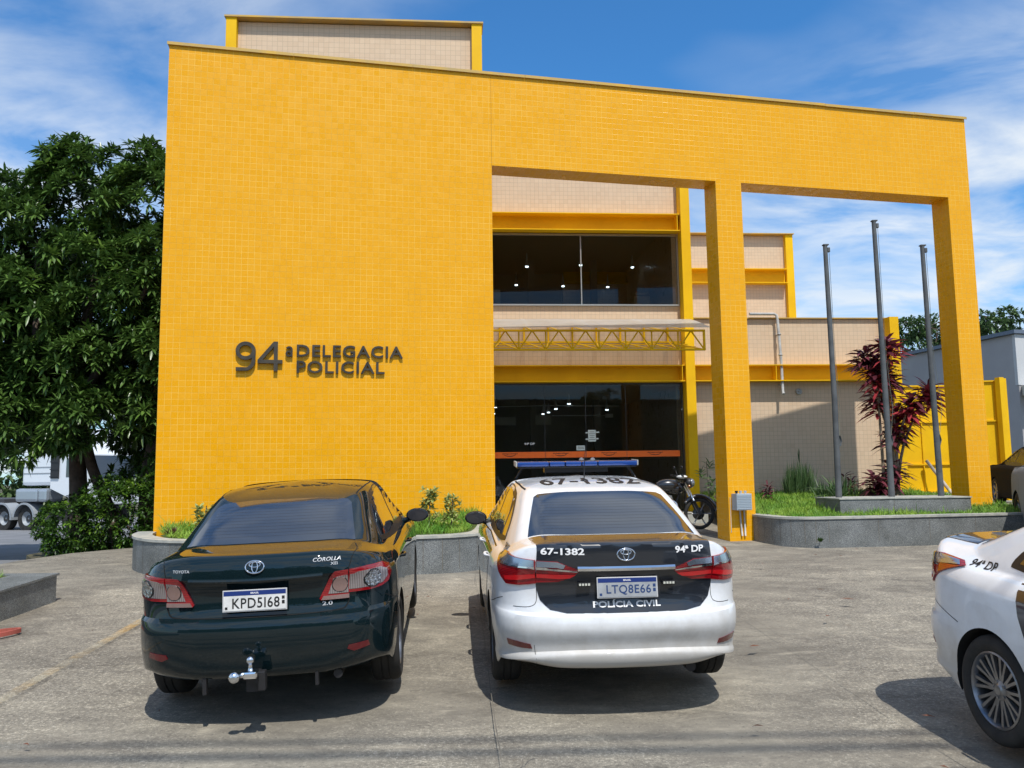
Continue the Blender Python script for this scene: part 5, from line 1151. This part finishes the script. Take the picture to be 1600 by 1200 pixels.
        # doors in black vinyl
        for q in (((1.19, .975), (1.235, .80), (1.30, .66), (1.44, .50), (1.46, .25), (2.20, .24), (2.22, .978)), ((2.24, .978), (2.22, .24), (3.18, .25), (3.30, .60), (3.32, .96))):
            decal('door', bvh, [(0, y, z) for y, z in q], (-s_, 0, 0), VINYL, root, .0025, res=.05, skirt=.008)
        mirror(root, s_ * .93, 2.95, 1.03, s_, TRIM)
        for y in (1.47, 2.46): handle(root, bvh, y, .875, s_, WHITEP)
    side_glass(root, bvh)
    decal('windscreen', bvh, [(-.60, 3.5, 1.04), (-.53, 2.75, 1.37), (.53, 2.75, 1.37), (.60, 3.5, 1.04)], (0, -math.cos(R(40)), -math.sin(R(40))), CARGLASS, root, .003, res=.08)
    m_ = MB()
    both(lambda s_: seam(m_, bvh, [(s_ * .56, 1.36, 1.42), (s_ * .575, 1.6, 1.44), (s_ * .575, 2.2, 1.46), (s_ * .56, 2.6, 1.43)], (0, 0, -1), .016))
    both(lambda s_: seam(m_, bvh, [(s_ * .60, .13, .85), (s_ * .60, .13, .74), (s_ * .64, .14, .70), (s_ * .75, .25, .69)], RE, .004))
    both(lambda s_: seam(m_, bvh, [(0, .35, .735), (0, .48, .70), (0, .60, .668), (0, .68, .65)], (-s_, 0, 0), .005))
    seam(m_, bvh, [(0, .78, .86), (0, .92, .86), (0, .96, .80), (0, .92, .72), (0, .78, .72), (0, .745, .80)], (1, 0, 0), .004, closed=True)
    both(lambda s_: seam(m_, bvh, [(0, 3.36, .96), (0, 3.34, .6), (0, 3.2, .25)], (-s_, 0, 0), .005))
    seam(m_, bvh, [(-.62, .12, .452), (-.60, .10, .30)], RE, .003)
    # roof number and aerial
    rt = btext('roof_lettering', bvh, number, (0, 1.62, 1.45), (0, 0, -1), BLINK, root, .84, .40, off=.003, bold=.016)
    part('aerial', TRIM, root, lambda m_: (m_.ball((-.03, 1.62, 1.455), 1, sc=(.035, .05, .018)), m_.tube([(-.03, 1.62, 1.46), (-.03, 1.60, 1.60), (-.02, 1.585, 1.72)], [.006, .004, .003], 6)))
    if bar:
        lb_ = MB(); lb_.box(-.56, .56, 2.20, 2.46, 1.545, 1.565, bev=.006); lbo = lb_.build('light_bar', TRIM, root, uv=False)
        x0 = -.565
        for w_ in (.30, .15, .155, .15, .375):
            m2 = MB(); m2.box(x0 + .003, x0 + w_ - .003, 2.18, 2.48, 1.560, 1.606, bev=.016); m2.build('blue_lens', BLUEL, lbo, sharp=50, uv=False); x0 += w_
        part('bracket', TRIM, lbo, lambda m_: (m_.tube([(-.50, 2.33, 1.55), (-.55, 2.33, 1.47), (-.57, 2.33, 1.44)], .012, 6), m_.tube([(.50, 2.33, 1.55), (.55, 2.33, 1.47), (.57, 2.33, 1.44)], .012, 6), m_.box(-.3, .3, 2.28, 2.38, 1.50, 1.546)))
        part('end_cap', PIPEM, lbo, lambda m_: (m_.box(-.575, -.562, 2.2, 2.46, 1.56, 1.61, bev=.005), m_.box(.562, .575, 2.2, 2.46, 1.56, 1.61, bev=.005)))
    finish_car(root, bvh, 'new', ax, None)
    part('exhaust', DARKM, root, lambda m_: m_.tube([(.45, .16, .27), (.45, .6, .27)], .035, 12))
    return root
def old_sedan(label):
    bm, ax = corolla('old'); me = cut_arches(bm, ax); bvh = BVHTree.FromPolygons([v.co[:] for v in me.vertices], [p.vertices[:] for p in me.polygons])
    root = empty('parked_car', (0, 0, 0), 0, label, 'car'); body = bpy.data.objects.new('body', me); COL.objects.link(body); body.parent = root; CURB[0] = body; me.materials[0] = PAINTG; me.materials[1] = LINER
    DB = (0, math.cos(R(38)), -math.sin(R(38))); RE = (0, 1, 0)
    decal('rear_window', bvh, [(x, y, z) for x, y, z in ((-.59, .56, 1.108), (-.56, .74, 1.19), (-.51, 1.07, 1.342), (-.475, 1.13, 1.366), (-.25, 1.155, 1.376), (.25, 1.155, 1.376), (.475, 1.13, 1.366), (.51, 1.07, 1.342), (.56, .74, 1.19), (.59, .56, 1.108), (.30, .54, 1.104), (-.30, .54, 1.104))], DB, CARGLASS, root, .003, res=.05); defrost(bvh, root)
    plate(root, (0, .040, .800), 'KPD5I68', R(-6), (.015, .015, .015), (.72, .72, .70))
    y_at = lambda x, z: bvh.ray_cast(Vector((x, -2, z)), Vector((0, 1, 0)), 5)[0].y
    emblem(root, (0, y_at(0, 1.01) - .006, 1.01), .118, .080, n=(0, -1, .25))
    btext('badge', bvh, 'TOYOTA', (-.48, .1, .995), RE, BADGE, root, .115, .018, off=.004, bold=.01)
    btext('badge', bvh, 'COROLLA', (.455, .1, 1.03), RE, BADGE, root, .175, .024, off=.004, bold=.01, shear=.2)
    btext('badge', bvh, 'XEi', (.50, .1, 1.00), RE, BADGE, root, .045, .018, off=.004, bold=.01)
    btext('badge', bvh, '2.0', (.45, .1, .742), RE, BADGE, root, .065, .026, off=.004, bold=.02)
    # garnish lip above the plate
    def garnish(m_):
        pts = []
        for i in range(25):
            x = -.43 + .86 * i / 24; h = bvh.ray_cast(Vector((x, -2, .93)), Vector((0, 1, 0)), 5); pts.append(h[0] + Vector((0, -.004, -.002 + .008 * (x / .43) ** 2)))
        sec = [(.01, -.020), (-.010, -.016), (-.016, -.004), (-.012, .008), (.01, .016)]
        for a, b_ in zip(pts, pts[1:]):
            for s1, s2 in zip(sec, sec[1:]): m_.face([(a.x, a.y + s1[0], a.z + s1[1]), (b_.x, b_.y + s1[0], b_.z + s1[1]), (b_.x, b_.y + s2[0], b_.z + s2[1]), (a.x, a.y + s2[0], a.z + s2[1])])
    part('garnish', PAINTG, root, garnish)
    for s_ in (-1, 1):
        dd = (-s_ * .45, 1, 0)
        inner = decal('tail_lamp', bvh, [(s_ * x, y, z) for x, y, z in ((.585, .13, .952), (.50, .09, .945), (.475, .08, .925), (.40, .07, .775), (.41, .07, .762), (.585, .13, .762))], RE, REDLENS, root, .012, res=.03, skirt=.02)
        outer = decal('tail_lamp', bvh, [(s_ * x, y, z) for x, y, z in ((.592, .13, .953), (.70, .2, .958), (.785, .36, .955), (.815, .48, .93), (.825, .50, .88), (.805, .42, .825), (.77, .32, .805), (.70, .22, .800), (.592, .13, .800))], dd, REDLENS, root, .014, res=.03, skirt=.02)
        def disc(prt, cx, cy, cz, rx, rz, mt, dr, off):
            if mt is not TRIM: disc(prt, cx, cy, cz, rx * 1.13, rz * 1.13, TRIM, dr, off - .004)
            return decal('lamp_lens', bvh, [(s_ * (cx + rx * math.cos(t)), cy + (rx * math.cos(t) * .9 if dr is dd else 0), cz + rz * math.sin(t)) for t in [2 * math.pi * k / 20 for k in range(20)]], dr, mt, prt, off, res=.03, skirt=.006)
        disc(outer, .730, .24, .872, .050, .051, CLEARL, dd, .022)
        decal('clear_lens', bvh, [(s_ * a, b_, c) for a, b_, c in ((.597, .13, .928), (.70, .2, .932), (.765, .33, .932), (.795, .42, .905), (.800, .42, .865), (.775, .34, .828), (.70, .22, .820), (.597, .13, .822))], dd, SILVL, outer, .0165, res=.03, skirt=.004)
        decal('clear_lens', bvh, [(s_ * a, b_, c) for a, b_, c in ((.582, .13, .925), (.515, .09, .922), (.49, .08, .905), (.455, .07, .802), (.582, .13, .800))], RE, SILVL, inner, .0155, res=.03, skirt=.004)
        disc(inner, .530, .1, .862, .046, .050, PINKL, RE, .020)
        decal('clear_strip', bvh, [(s_ * a, b_, c) for a, b_, c in ((.585, .13, .79), (.425, .07, .79), (.41, .07, .763), (.585, .13, .763))], RE, PINKL, inner, .0165, res=.03, skirt=.004)
        decal('reflector', bvh, [(s_ * x, y, z) for x, y, z in ((.575, .09, .445), (.585, .09, .470), (.70, .16, .480), (.715, .16, .445), (.62, .1, .425))], dd, REDDK, root, .005, res=.03)
        mirror(root, s_ * .945, 2.82, 1.045, s_, PAINTG)
        for y in (1.42, 2.38): handle(root, bvh, y, .86, s_, PAINTG)
    side_glass(root, bvh, .05)
    decal('windscreen', bvh, [(-.60, 3.42, 1.04), (-.53, 2.7, 1.37), (.53, 2.7, 1.37), (.60, 3.42, 1.04)], (0, -math.cos(R(40)), -math.sin(R(40))), CARGLASS, root, .003, res=.08)
    m_ = MB()
    seam(m_, bvh, [(-.60, .46, 1.10), (-.63, .30, 1.07), (-.605, .16, 1.0), (-.59, .13, .96)], DB, .006)
    seam(m_, bvh, [(.60, .46, 1.10), (.63, .30, 1.07), (.605, .16, 1.0), (.59, .13, .96)], DB, .006)
    seam(m_, bvh, [(-.59, .13, .765), (-.57, .11, .715), (-.52, .09, .696), (-.3, .06, .690), (0, .05, .688), (.3, .06, .690), (.52, .09, .696), (.57, .11, .715), (.59, .13, .765)], RE, .009, off=.002)
    both(lambda s_: seam(m_, bvh, [(s_ * .53, 1.26, 1.40), (s_ * .56, 1.6, 1.44), (s_ * .56, 2.2, 1.46), (s_ * .55, 2.5, 1.43)], (0, 0, -1), .012))
    for s_ in (-1, 1):
        for q in (((0, 1.12, .99), (0, 1.18, .80), (0, 1.27, .65), (0, 1.40, .48), (0, 1.42, .24)), ((0, 2.2, .98), (0, 2.18, .24)), ((0, 3.28, .96), (0, 3.26, .6), (0, 3.12, .25)), ((0, .35, .74), (0, .48, .70), (0, .66, .66))): seam(m_, bvh, q, (-s_, 0, 0), .005)
    # tow hitch
    th = part('tow_hitch', DARKM, root, lambda m_: (m_.box(-.03, .03, -.06, .3, .30, .36), m_.box(.03, .075, -.06, .0, .25, .37, bev=.008), m_.box(-.05, .06, -.03, .0, .24, .33)))
    part('tow_ball', CHROME, th, lambda m_: (m_.ball((-.005, -.10, .455), .025), m_.tube([(-.005, -.10, .44), (-.005, -.10, .405), (-.005, -.10, .39)], [.012, .014, .022], 14), m_.box(-.045, .04, -.135, -.06, .345, .39, bev=.012), m_.ball((-.10, -.12, .36), .037), m_.tube([(-.07, -.11, .365), (-.04, -.10, .368)], .018, 12)))
    part('under_bracket', DARKM, root, lambda m_: (m_.box(-.36, -.335, .10, .14, .20, .31), m_.box(.36, .38, .10, .14, .22, .31), m_.tube([(.5, .16, .27), (.5, .7, .27)], .03, 12)))
    finish_car(root, bvh, 'old', ax, None)
    return root
def put(root, x, y, yaw, roll=0., dz=0.):
    sl = math.atan(.0469)
    # orientation: yaw about z, then tilt with the paving slope
    Mx = Matrix.Translation((x, y, gz(x, y) + dz)) @ Matrix.Rotation(sl, 4, 'X') @ Matrix.Rotation(yaw, 4, 'Z') @ Matrix.Rotation(roll, 4, 'Y')
    root.matrix_world = Mx
CARA = old_sedan('dark green sedan parked at left with a chrome tow ball and plate KPD5I68'); put(CARA, -1.654, 5.50, .075, R(-1.6), .012)
CARB = new_sedan('black and white police sedan in the middle with blue light bar and roof number'); put(CARB, .754, 5.66, .0707)
CARC = new_sedan('white police sedan cut off by the right edge seen from its tail and side', number='67-1381', platenum='LTQ8E65'); put(CARC, 3.583, 6.136, 3.235, 0, .0)
# ------------------------------------------------------------------ motorcycle
MC = empty('motorcycle', (2.28, 16.15, gz(2.4, 16.05)), R(4), 'black motorcycle parked behind the white police car beside the near pillar', 'motorcycle')
def mcwheel(x, z=.31, r=.30):
    Mx = Matrix.Translation((x, 0, z)) @ Matrix.Rotation(R(90), 4, 'Z')
    h = MB(); h.lathe([(.0001, -.06), (.05, -.06), (.045, 0), (.05, .06), (.0001, .06)], 20, Mx); h.lathe([(.0001, .05), (.12, .05), (.12, .056), (.0001, .056)], 24, Mx)
    w_ = h.build('wheel', DISC, MC, uv=False)
    t = MB(); t.lathe([(r - .065, -.03), (r - .04, -.045), (r - .01, -.035), (r, 0), (r - .01, .035), (r - .04, .045), (r - .065, .03)], 48, Mx, close=True); t.build('tyre', RUBBER, w_, sharp=60, uv=False)
    q = MB(); q.lathe([(r - .062, -.028), (r - .05, -.034), (r - .05, .034), (r - .062, .028), (r - .07, 0)], 40, Mx, close=True)
    for k in range(6):
        a = k * math.pi / 3; q.tube([(x + .04 * math.cos(a), 0, z + .04 * math.sin(a)), (x + (r - .06) * math.cos(a), 0, z + (r - .06) * math.sin(a))], .013, 6)
    q.build('rim', ALLOY, w_, uv=False)
mcwheel(0); mcwheel(1.30)
MP = carpaint('motorcycle_black_paint', (.012, .013, .016), .25)
part('fuel_tank', MP, MC, lambda m_: (m_.ball((.72, 0, .86), 1, sc=(.27, .14, .13), seg=28), m_.ball((.86, 0, .80), 1, sc=(.16, .12, .11), seg=20)))
part('seat', DARKM, MC, lambda m_: (m_.ball((.28, 0, .80), 1, sc=(.34, .12, .055), seg=24), m_.ball((-.02, 0, .85), 1, sc=(.16, .10, .05), seg=20)))
part('side_panel', MP, MC, lambda m_: (m_.ball((.35, 0, .66), 1, sc=(.18, .12, .10)), m_.ball((-.12, 0, .76), 1, sc=(.22, .09, .07))))
part('frame', DARKM, MC, lambda m_: (m_.tube([(1.02, 0, .90), (.86, 0, .55), (.70, 0, .30), (.40, 0, .28), (.30, 0, .5), (.2, 0, .75)], .022, 8), m_.tube([(.45, .09, .36), (0, .09, .31)], .022, 8), m_.tube([(.45, -.09, .36), (0, -.09, .31)], .022, 8), m_.tube([(-.0, .11, .33), (.1, .11, .72)], .022, 8), m_.tube([(-.0, -.11, .33), (.1, -.11, .72)], .022, 8)))
ENG = mat('engine_alloy', (.28, .28, .27), .45, .7)
def eng(m_):
    m_.box(.44, .78, -.13, .13, .28, .46, bev=.04)
    Mx = Matrix.Translation((.66, 0, .46)) @ Matrix.Rotation(R(12), 4, 'Y')
    for k in range(7): m_.box(-.08, .08, -.085, .085, k * .028, k * .028 + .014, Mx)
    m_.box(-.06, .06, -.06, .06, 0, .22, Mx); m_.lathe([(.0001, -.02), (.085, -.02), (.085, .02), (.0001, .02)], 20, Matrix.Translation((.55, -.14, .37)) @ Matrix.Rotation(R(90), 4, 'Z'))
part('engine', ENG, MC, eng)
part('exhaust_pipe', CHROME, MC, lambda m_: (m_.tube(smooth([(.72, -.04, .60), (.84, -.09, .50), (.82, -.13, .32), (.62, -.16, .24), (.3, -.17, .27)], 5), .022, 10), m_.tube([(.3, -.17, .27), (-.2, -.18, .36)], [.035, .05], 12)))
part('fork', CHROME, MC, lambda m_: (m_.tube([(1.02, -.09, .92), (1.20, -.09, .52)], .018, 10), m_.tube([(1.02, .09, .92), (1.20, .09, .52)], .018, 10)))
part('fork_slider', DARKM, MC, lambda m_: (m_.tube([(1.18, -.09, .56), (1.30, -.09, .30)], .026, 10), m_.tube([(1.18, .09, .56), (1.30, .09, .30)], .026, 10)))
part('front_mudguard', MP, MC, lambda m_: m_.tube([(1.30 + .335 * math.cos(t), 0, .31 + .335 * math.sin(t)) for t in [R(a) for a in range(10, 150, 12)]], [.03] + [.05] * 10 + [.03], 10) if True else 0)
part('handlebar', DARKM, MC, lambda m_: (m_.tube([(1.0, 0, .98), (.98, -.14, 1.02), (.90, -.36, 1.05)], .014, 8), m_.tube([(1.0, 0, .98), (.98, .14, 1.02), (.90, .36, 1.05)], .014, 8), m_.tube([(.93, -.28, 1.04), (.88, -.40, 1.05)], .02, 8), m_.tube([(.93, .28, 1.04), (.88, .40, 1.05)], .02, 8)))
part('cowl', WHITEP, MC, lambda m_: (m_.ball((.98, -.02, 1.02), 1, sc=(.10, .17, .035), seg=20),))
hl = part('headlight', DARKM, MC, lambda m_: m_.ball((1.12, 0, .90), 1, sc=(.10, .10, .10), seg=24))
part('headlight_lens', CLEARL, hl, lambda m_: m_.ball((1.165, -.01, .90), 1, sc=(.065, .088, .088), seg=20))
for s_ in (-1, 1): part('mirror', DARKM, MC, lambda m_: (m_.tube([(.96, s_ * .2, 1.03), (.92, s_ * .26, 1.18)], .007, 6), m_.ball((.91, s_ * .28, 1.2), 1, sc=(.02, .06, .035))))
part('indicator', mat('amber_lens', (.25, .08, .02), .2, coat=1.), MC, lambda m_: (m_.ball((1.08, -.15, .84), .03), m_.ball((1.08, .15, .84), .03)))

# ------------------------------------------------------------------ articulated lorry tractor across the road
TK = empty('lorry', (-22.6, 36.0, zr(-20, 36)), R(0), 'white tractor lorry with silver tanks and flatbed on the road beyond the tree', 'lorry')
TK.rotation_euler = (0, 0, R(-24)); TK.location = (-22.5, 37.0, -.2)
TW = mat('lorry_white', (.72, .76, .80), .35, coat=.5); TS = mat('lorry_tank', (.42, .47, .52), .25, .6); TG = mat('lorry_chassis', (.05, .05, .055), .7); TFN = mat('lorry_fender', (.30, .33, .36), .5)
for x in (1.75, 3.15, 5.9):
    for y in (-1.0, 1.0):
        Mx = Matrix.Translation((x, y, .52)) @ Matrix.Rotation(R(-90), 4, 'Z'); h = MB(); h.lathe([(.0001, .02), (.13, .05), (.15, 0), (.0001, -.02)], 20, Mx); w_ = h.build('wheel', DISC, TK, uv=False)
        t = MB(); t.lathe([(.29, -.14), (.50, -.15), (.525, -.11), (.525, .11), (.50, .15), (.29, .14)], 40, Mx, close=True); t.build('tyre', RUBBER, w_, sharp=50, uv=False)
        t = MB(); t.lathe([(.0001, .03), (.20, .02), (.28, .12), (.30, .12), (.30, -.1), (.0001, -.1)], 32, Mx); t.build('rim', TFN, w_, sharp=50, uv=False)
part('chassis', TG, TK, lambda m_: (m_.box(-3.5, 6.6, -.45, .45, .75, 1.0), m_.box(3.9, 5.2, -1.1, 1.1, .45, .75)))
part('flatbed', TG, TK, lambda m_: (m_.box(-6, 1.9, -1.25, 1.25, 1.18, 1.32), m_.box(1.2, 3.4, -.5, .5, 1.05, 1.2)))
def fend(m_):
    for x in (1.75, 3.15):
        pts = [(x + .66 * math.cos(R(a)), -1.0, .52 + .66 * math.sin(R(a))) for a in range(-5, 186, 12)]
        for (a, b_) in zip(pts, pts[1:]): m_.face([(a[0], -1.28, a[2]), (b_[0], -1.28, b_[2]), (b_[0], -.72, b_[2]), (a[0], -.72, a[2])])
        for (a, b_) in zip(pts, pts[1:]):
            m_.face([(a[0], -1.285, a[2]), (b_[0], -1.285, b_[2]), (x + (b_[0] - x) * .88, -1.285, .52 + (b_[2] - .52) * .88), (x + (a[0] - x) * .88, -1.285, .52 + (a[2] - .52) * .88)])
    m_.box(-1.0, 1.1, -1.28, -1.2, .55, 1.15)
part('fender', TFN, TK, fend)
part('fuel_tank', TS, TK, lambda m_: (m_.box(2.6, 3.95, -1.3, -.5, 1.20, 1.75, bev=.12), m_.box(3.98, 4.5, -1.3, -.5, 1.20, 1.75, bev=.12), m_.box(3.85, 5.35, 1.3, .5, .98, 1.62, bev=.12)))
def cab(m_):
    m_.prism([(4.6, 1.75), (6.65, 1.05), (6.85, 1.1), (6.9, 2.1), (6.75, 3.1), (6.3, 3.75), (4.9, 3.75), (4.6, 3.3)], -1.22, 1.22, 'y')
part('cab', TW, TK, lambda m_: (cab(m_), m_.box(2.7, 4.6, -1.1, 1.1, 1.86, 3.35, bev=.15)))
part('deflector', TW, TK, lambda m_: m_.prism([(4.6, 3.76), (6.2, 3.76), (5.2, 4.2), (4.7, 4.25)], -1.0, 1.0, 'y'))
part('cab_window', CARGLASS, TK, lambda m_: (m_.box(5.5, 6.45, -1.235, -1.21, 2.2, 2.95, bev=.01), m_.prism([(6.87, 2.15), (6.91, 2.15), (6.78, 3.05), (6.73, 3.05)], -1.1, 1.1, 'y')))
part('air_vent', DARKM, TK, lambda m_: (m_.box(4.64, 5.1, -1.27, -1.22, 2.15, 3.3), [m_.box(4.62, 5.12, -1.30, -1.27, z, z + .04) for z in (2.2, 2.5, 2.8, 3.1, 3.25)]))
part('panel_line', TFN, TK, lambda m_: (m_.box(2.8, 4.5, -1.115, -1.101, 2.35, 2.39), m_.box(2.8, 4.5, -1.115, -1.101, 2.6, 2.64)))
part('mirror', DARKM, TK, lambda m_: (m_.box(6.7, 6.85, -1.6, -1.4, 2.2, 2.9, bev=.03), m_.tube([(6.6, -1.2, 2.9), (6.75, -1.5, 2.9)], .02, 6)))

# ------------------------------------------------------------------ other vehicles at the right edge
MATTEG = mat('plain_car_glass', (.012, .014, .018), .2, spec=.3)
def simple_car(name, label, cat, paint, bmk, sx=1., sy=1., sz=1.):
    bm, ax = corolla(bmk); bm.transform(Matrix.Diagonal((sx, 1, sz, 1))); bm.transform(Matrix.Identity(4))
    me = cut_arches(bm, ax, r=.352 * (1.12 if sz > 1.1 else 1), zc=.318 * (1.15 if sz > 1.1 else 1)); bvh = BVHTree.FromPolygons([v.co[:] for v in me.vertices], [p.vertices[:] for p in me.polygons])
    root = empty(name, (0, 0, 0), 0, label, cat); body = bpy.data.objects.new('body', me); COL.objects.link(body); body.parent = root; CURB[0] = body; me.materials[0] = paint; me.materials[1] = LINER
    S_ = lambda P: [(x * sx, y, z * sz) for x, y, z in P]
    for s_ in (-1, 1):
        decal('window_frame', bvh, S_([(0, y, z) for y, z in ((1.0, 1.05), (1.12, 1.17), (1.40, 1.335), (1.75, 1.39), (2.25, 1.40), (2.62, 1.37), (3.02, 1.20), (3.3, 1.03), (2.3, .985))]), (-s_, 0, 0), TRIM, root, .0015, sm=3, res=.09)
        decal('side_window', bvh, S_([(0, y, z) for y, z in ((1.3, 1.045), (1.42, 1.25), (1.6, 1.335), (2.16, 1.375), (2.20, 1.02))]), (-s_, 0, 0), MATTEG, root, .003, res=.09)
        decal('side_window', bvh, S_([(0, y, z) for y, z in ((2.28, 1.018), (2.24, 1.375), (2.60, 1.345), (2.98, 1.175), (3.2, 1.04))]), (-s_, 0, 0), MATTEG, root, .003, res=.09)
        decal('tail_lamp', bvh, S_([(s_ * x, y, z) for x, y, z in ((.60, .13, .95), (.78, .36, .955), (.82, .5, .88), (.77, .33, .80), (.60, .13, .80))]), (-s_ * .45, 1, 0), REDLENS, root, .01, res=.04)
        decal('headlight', bvh, S_([(s_ * x, y, z) for x, y, z in ((.50, 4.4, .66), (.80, 4.2, .74), (.83, 4.0, .76), (.80, 4.2, .62), (.52, 4.4, .58))]), (-s_ * .5, -1, 0), CLEARL, root, .008, res=.05)
    DB = (0, math.cos(R(38)), -math.sin(R(38)))
    decal('rear_window', bvh, S_([(-.59, .55, 1.12), (-.5, 1.2, 1.37), (.5, 1.2, 1.37), (.59, .55, 1.12)]), DB, CARGLASS, root, .003, res=.07)
    decal('windscreen', bvh, S_([(-.60, 3.42, 1.04), (-.53, 2.7, 1.37), (.53, 2.7, 1.37), (.60, 3.42, 1.04)]), (0, -math.cos(R(40)), -math.sin(R(40))), CARGLASS, root, .003, res=.08)
    m_ = MB()
    for s_ in (-1, 1):
        for q in (((0, 1.12, .99), (0, 1.2, .75), (0, 1.4, .45), (0, 1.42, .25)), ((0, 2.2, .98), (0, 2.18, .25)), ((0, 3.28, .96), (0, 3.2, .25))): seam(m_, bvh, S_(q), (-s_, 0, 0), .006)
    for ya in ax:
        for s_ in (-1, 1): wheel(root, s_ * .765 * sx, ya, .316 * (1.15 if sz > 1.1 else 1), s_, 'five', r=.316 * (1.15 if sz > 1.1 else 1))
    return root
D1 = simple_car('parked_car', 'dark grey car parked beyond the far pillar in front of the yellow gate', 'car', mat('charcoal_car_paint', (.014, .014, .016), .6, spec=.03), 'old')
put(D1, 11.97, 17.4, R(-15), 0, .0)
D2 = simple_car('parked_suv', 'beige grey off-road car whose corner shows at the right edge behind the white police car', 'car', mat('champagne_car_paint', (.26, .27, .28), .6, spec=.03), 'old', 1.06, 1, 1.22)
put(D2, 8.50, 11.4, R(-22), 0, .0)

# ------------------------------------------------------------------ red rubber strap at the left edge, overhead cables
RS = MB(); rs = MB()
pp = smooth([(-5.5, 7.7, 0), (-5.2, 8.05, 0), (-4.98, 8.30, 0), (-4.84, 8.34, 0), (-4.86, 8.22, 0), (-5.0, 8.0, 0), (-5.25, 7.72, 0), (-5.5, 7.45, 0)], 6)
for i in range(len(pp) - 1):
    a, b_ = pp[i], pp[i + 1]; za, zb = gz(a.x, a.y), gz(b_.x, b_.y); t = (b_ - a).normalized(); q = Vector((-t.y, t.x, 0)) * .012
    v = [rs.bm.verts.new(p) for p in ((a.x - q.x, a.y - q.y, za), (b_.x - q.x, b_.y - q.y, zb), (b_.x + q.x, b_.y + q.y, zb), (a.x + q.x, a.y + q.y, za), (a.x - q.x, a.y - q.y, za + .04), (b_.x - q.x, b_.y - q.y, zb + .04), (b_.x + q.x, b_.y + q.y, zb + .04), (a.x + q.x, a.y + q.y, za + .04))]
    for f in ((0, 1, 5, 4), (2, 3, 7, 6), (4, 5, 6, 7), (3, 0, 4, 7), (1, 2, 6, 5)): rs.bm.faces.new([v[k] for k in f])
rs.bm and bmesh.ops.remove_doubles(rs.bm, verts=rs.bm.verts[:], dist=.0005)
props(rs.build('rubber_strap', vary(mat('red_rubber', (.42, .10, .07), .7), (.46, .11, .08), (.32, .08, .06), 6, 4), sharp=60), 'folded faded red rubber strap lying on the paving by the low planter', 'strap')
CB = mat('cable_jacket', (.02, .02, .02), .6)
for k, (y, z, r_) in enumerate(((-2.1, 12.8, .028), (-2.6, 13.2, .04), (-3.05, 13.2, .028), (-3.6, 13.7, .042), (-4.0, 13.5, .03))):
    pts = [(x, y + .02 * x + .03 * k, z + .0009 * x * x) for x in range(-40, 41, 4)]
    m_ = MB(); m_.tube(pts, r_, 8); props(m_.build('overhead_cable', CB), 'overhead street cable crossing above the photographer', 'cable', 'overhead cables')

# unseen tree row added behind the photographer to darken reflections in the glass
rr = random.Random(77)
for i, (x, y, h) in enumerate(((-19, -27, 8.5), (-12, -30, 9.5), (-5, -28, 8.0), (2, -31, 10.0), (9, -28, 8.8), (16, -30, 9.6), (23, -27, 8.2))):
    e = empty('outer_tree', (x, y, -.9), 0, 'unseen tree added behind the photographer to darken the mirroring in the glass doors', 'tree', 'trees added for reflections')
    lb = [(rr.uniform(-1.8, 1.8), rr.uniform(-1, 1), h * rr.uniform(.3, .85), rr.uniform(1.8, 2.6), 1.8, rr.uniform(1.3, 2.0)) for _ in range(7)]
    crown('foliage', lb, 2.2, (FARL, FARL), e, rr, ln=.55, wd=.3, nl=7, young=0)
    m_ = MB(); lim(m_, [(0, 0, 0), (.1, 0, h * .4), (-.1, 0, h * .7)], [.3, .2, .1]); m_.build('trunk', BARK, e, uv=False)

OB = empty('reflection_block', (0, -38, -1), 0, 'long plain unseen block added behind the photographer to fill the reflections in the glass', 'building')  # added out of view so the glass mirrors an even dark tone
part('wall', mat('block_wall', (.13, .115, .10), .9), OB, lambda m_: m_.box(-45, 45, -6, 0, 0, 9.5))
part('roof', mat('block_roof', (.10, .06, .045), .9), OB, lambda m_: m_.box(-45.5, 45.5, -6.5, .6, 9.5, 9.8))
for k in range(16): part('window', CARGLASS, OB, lambda m_: m_.box(-42 + k * 5.4, -39.5 + k * 5.4, .0, .05, 5.2, 7.6))
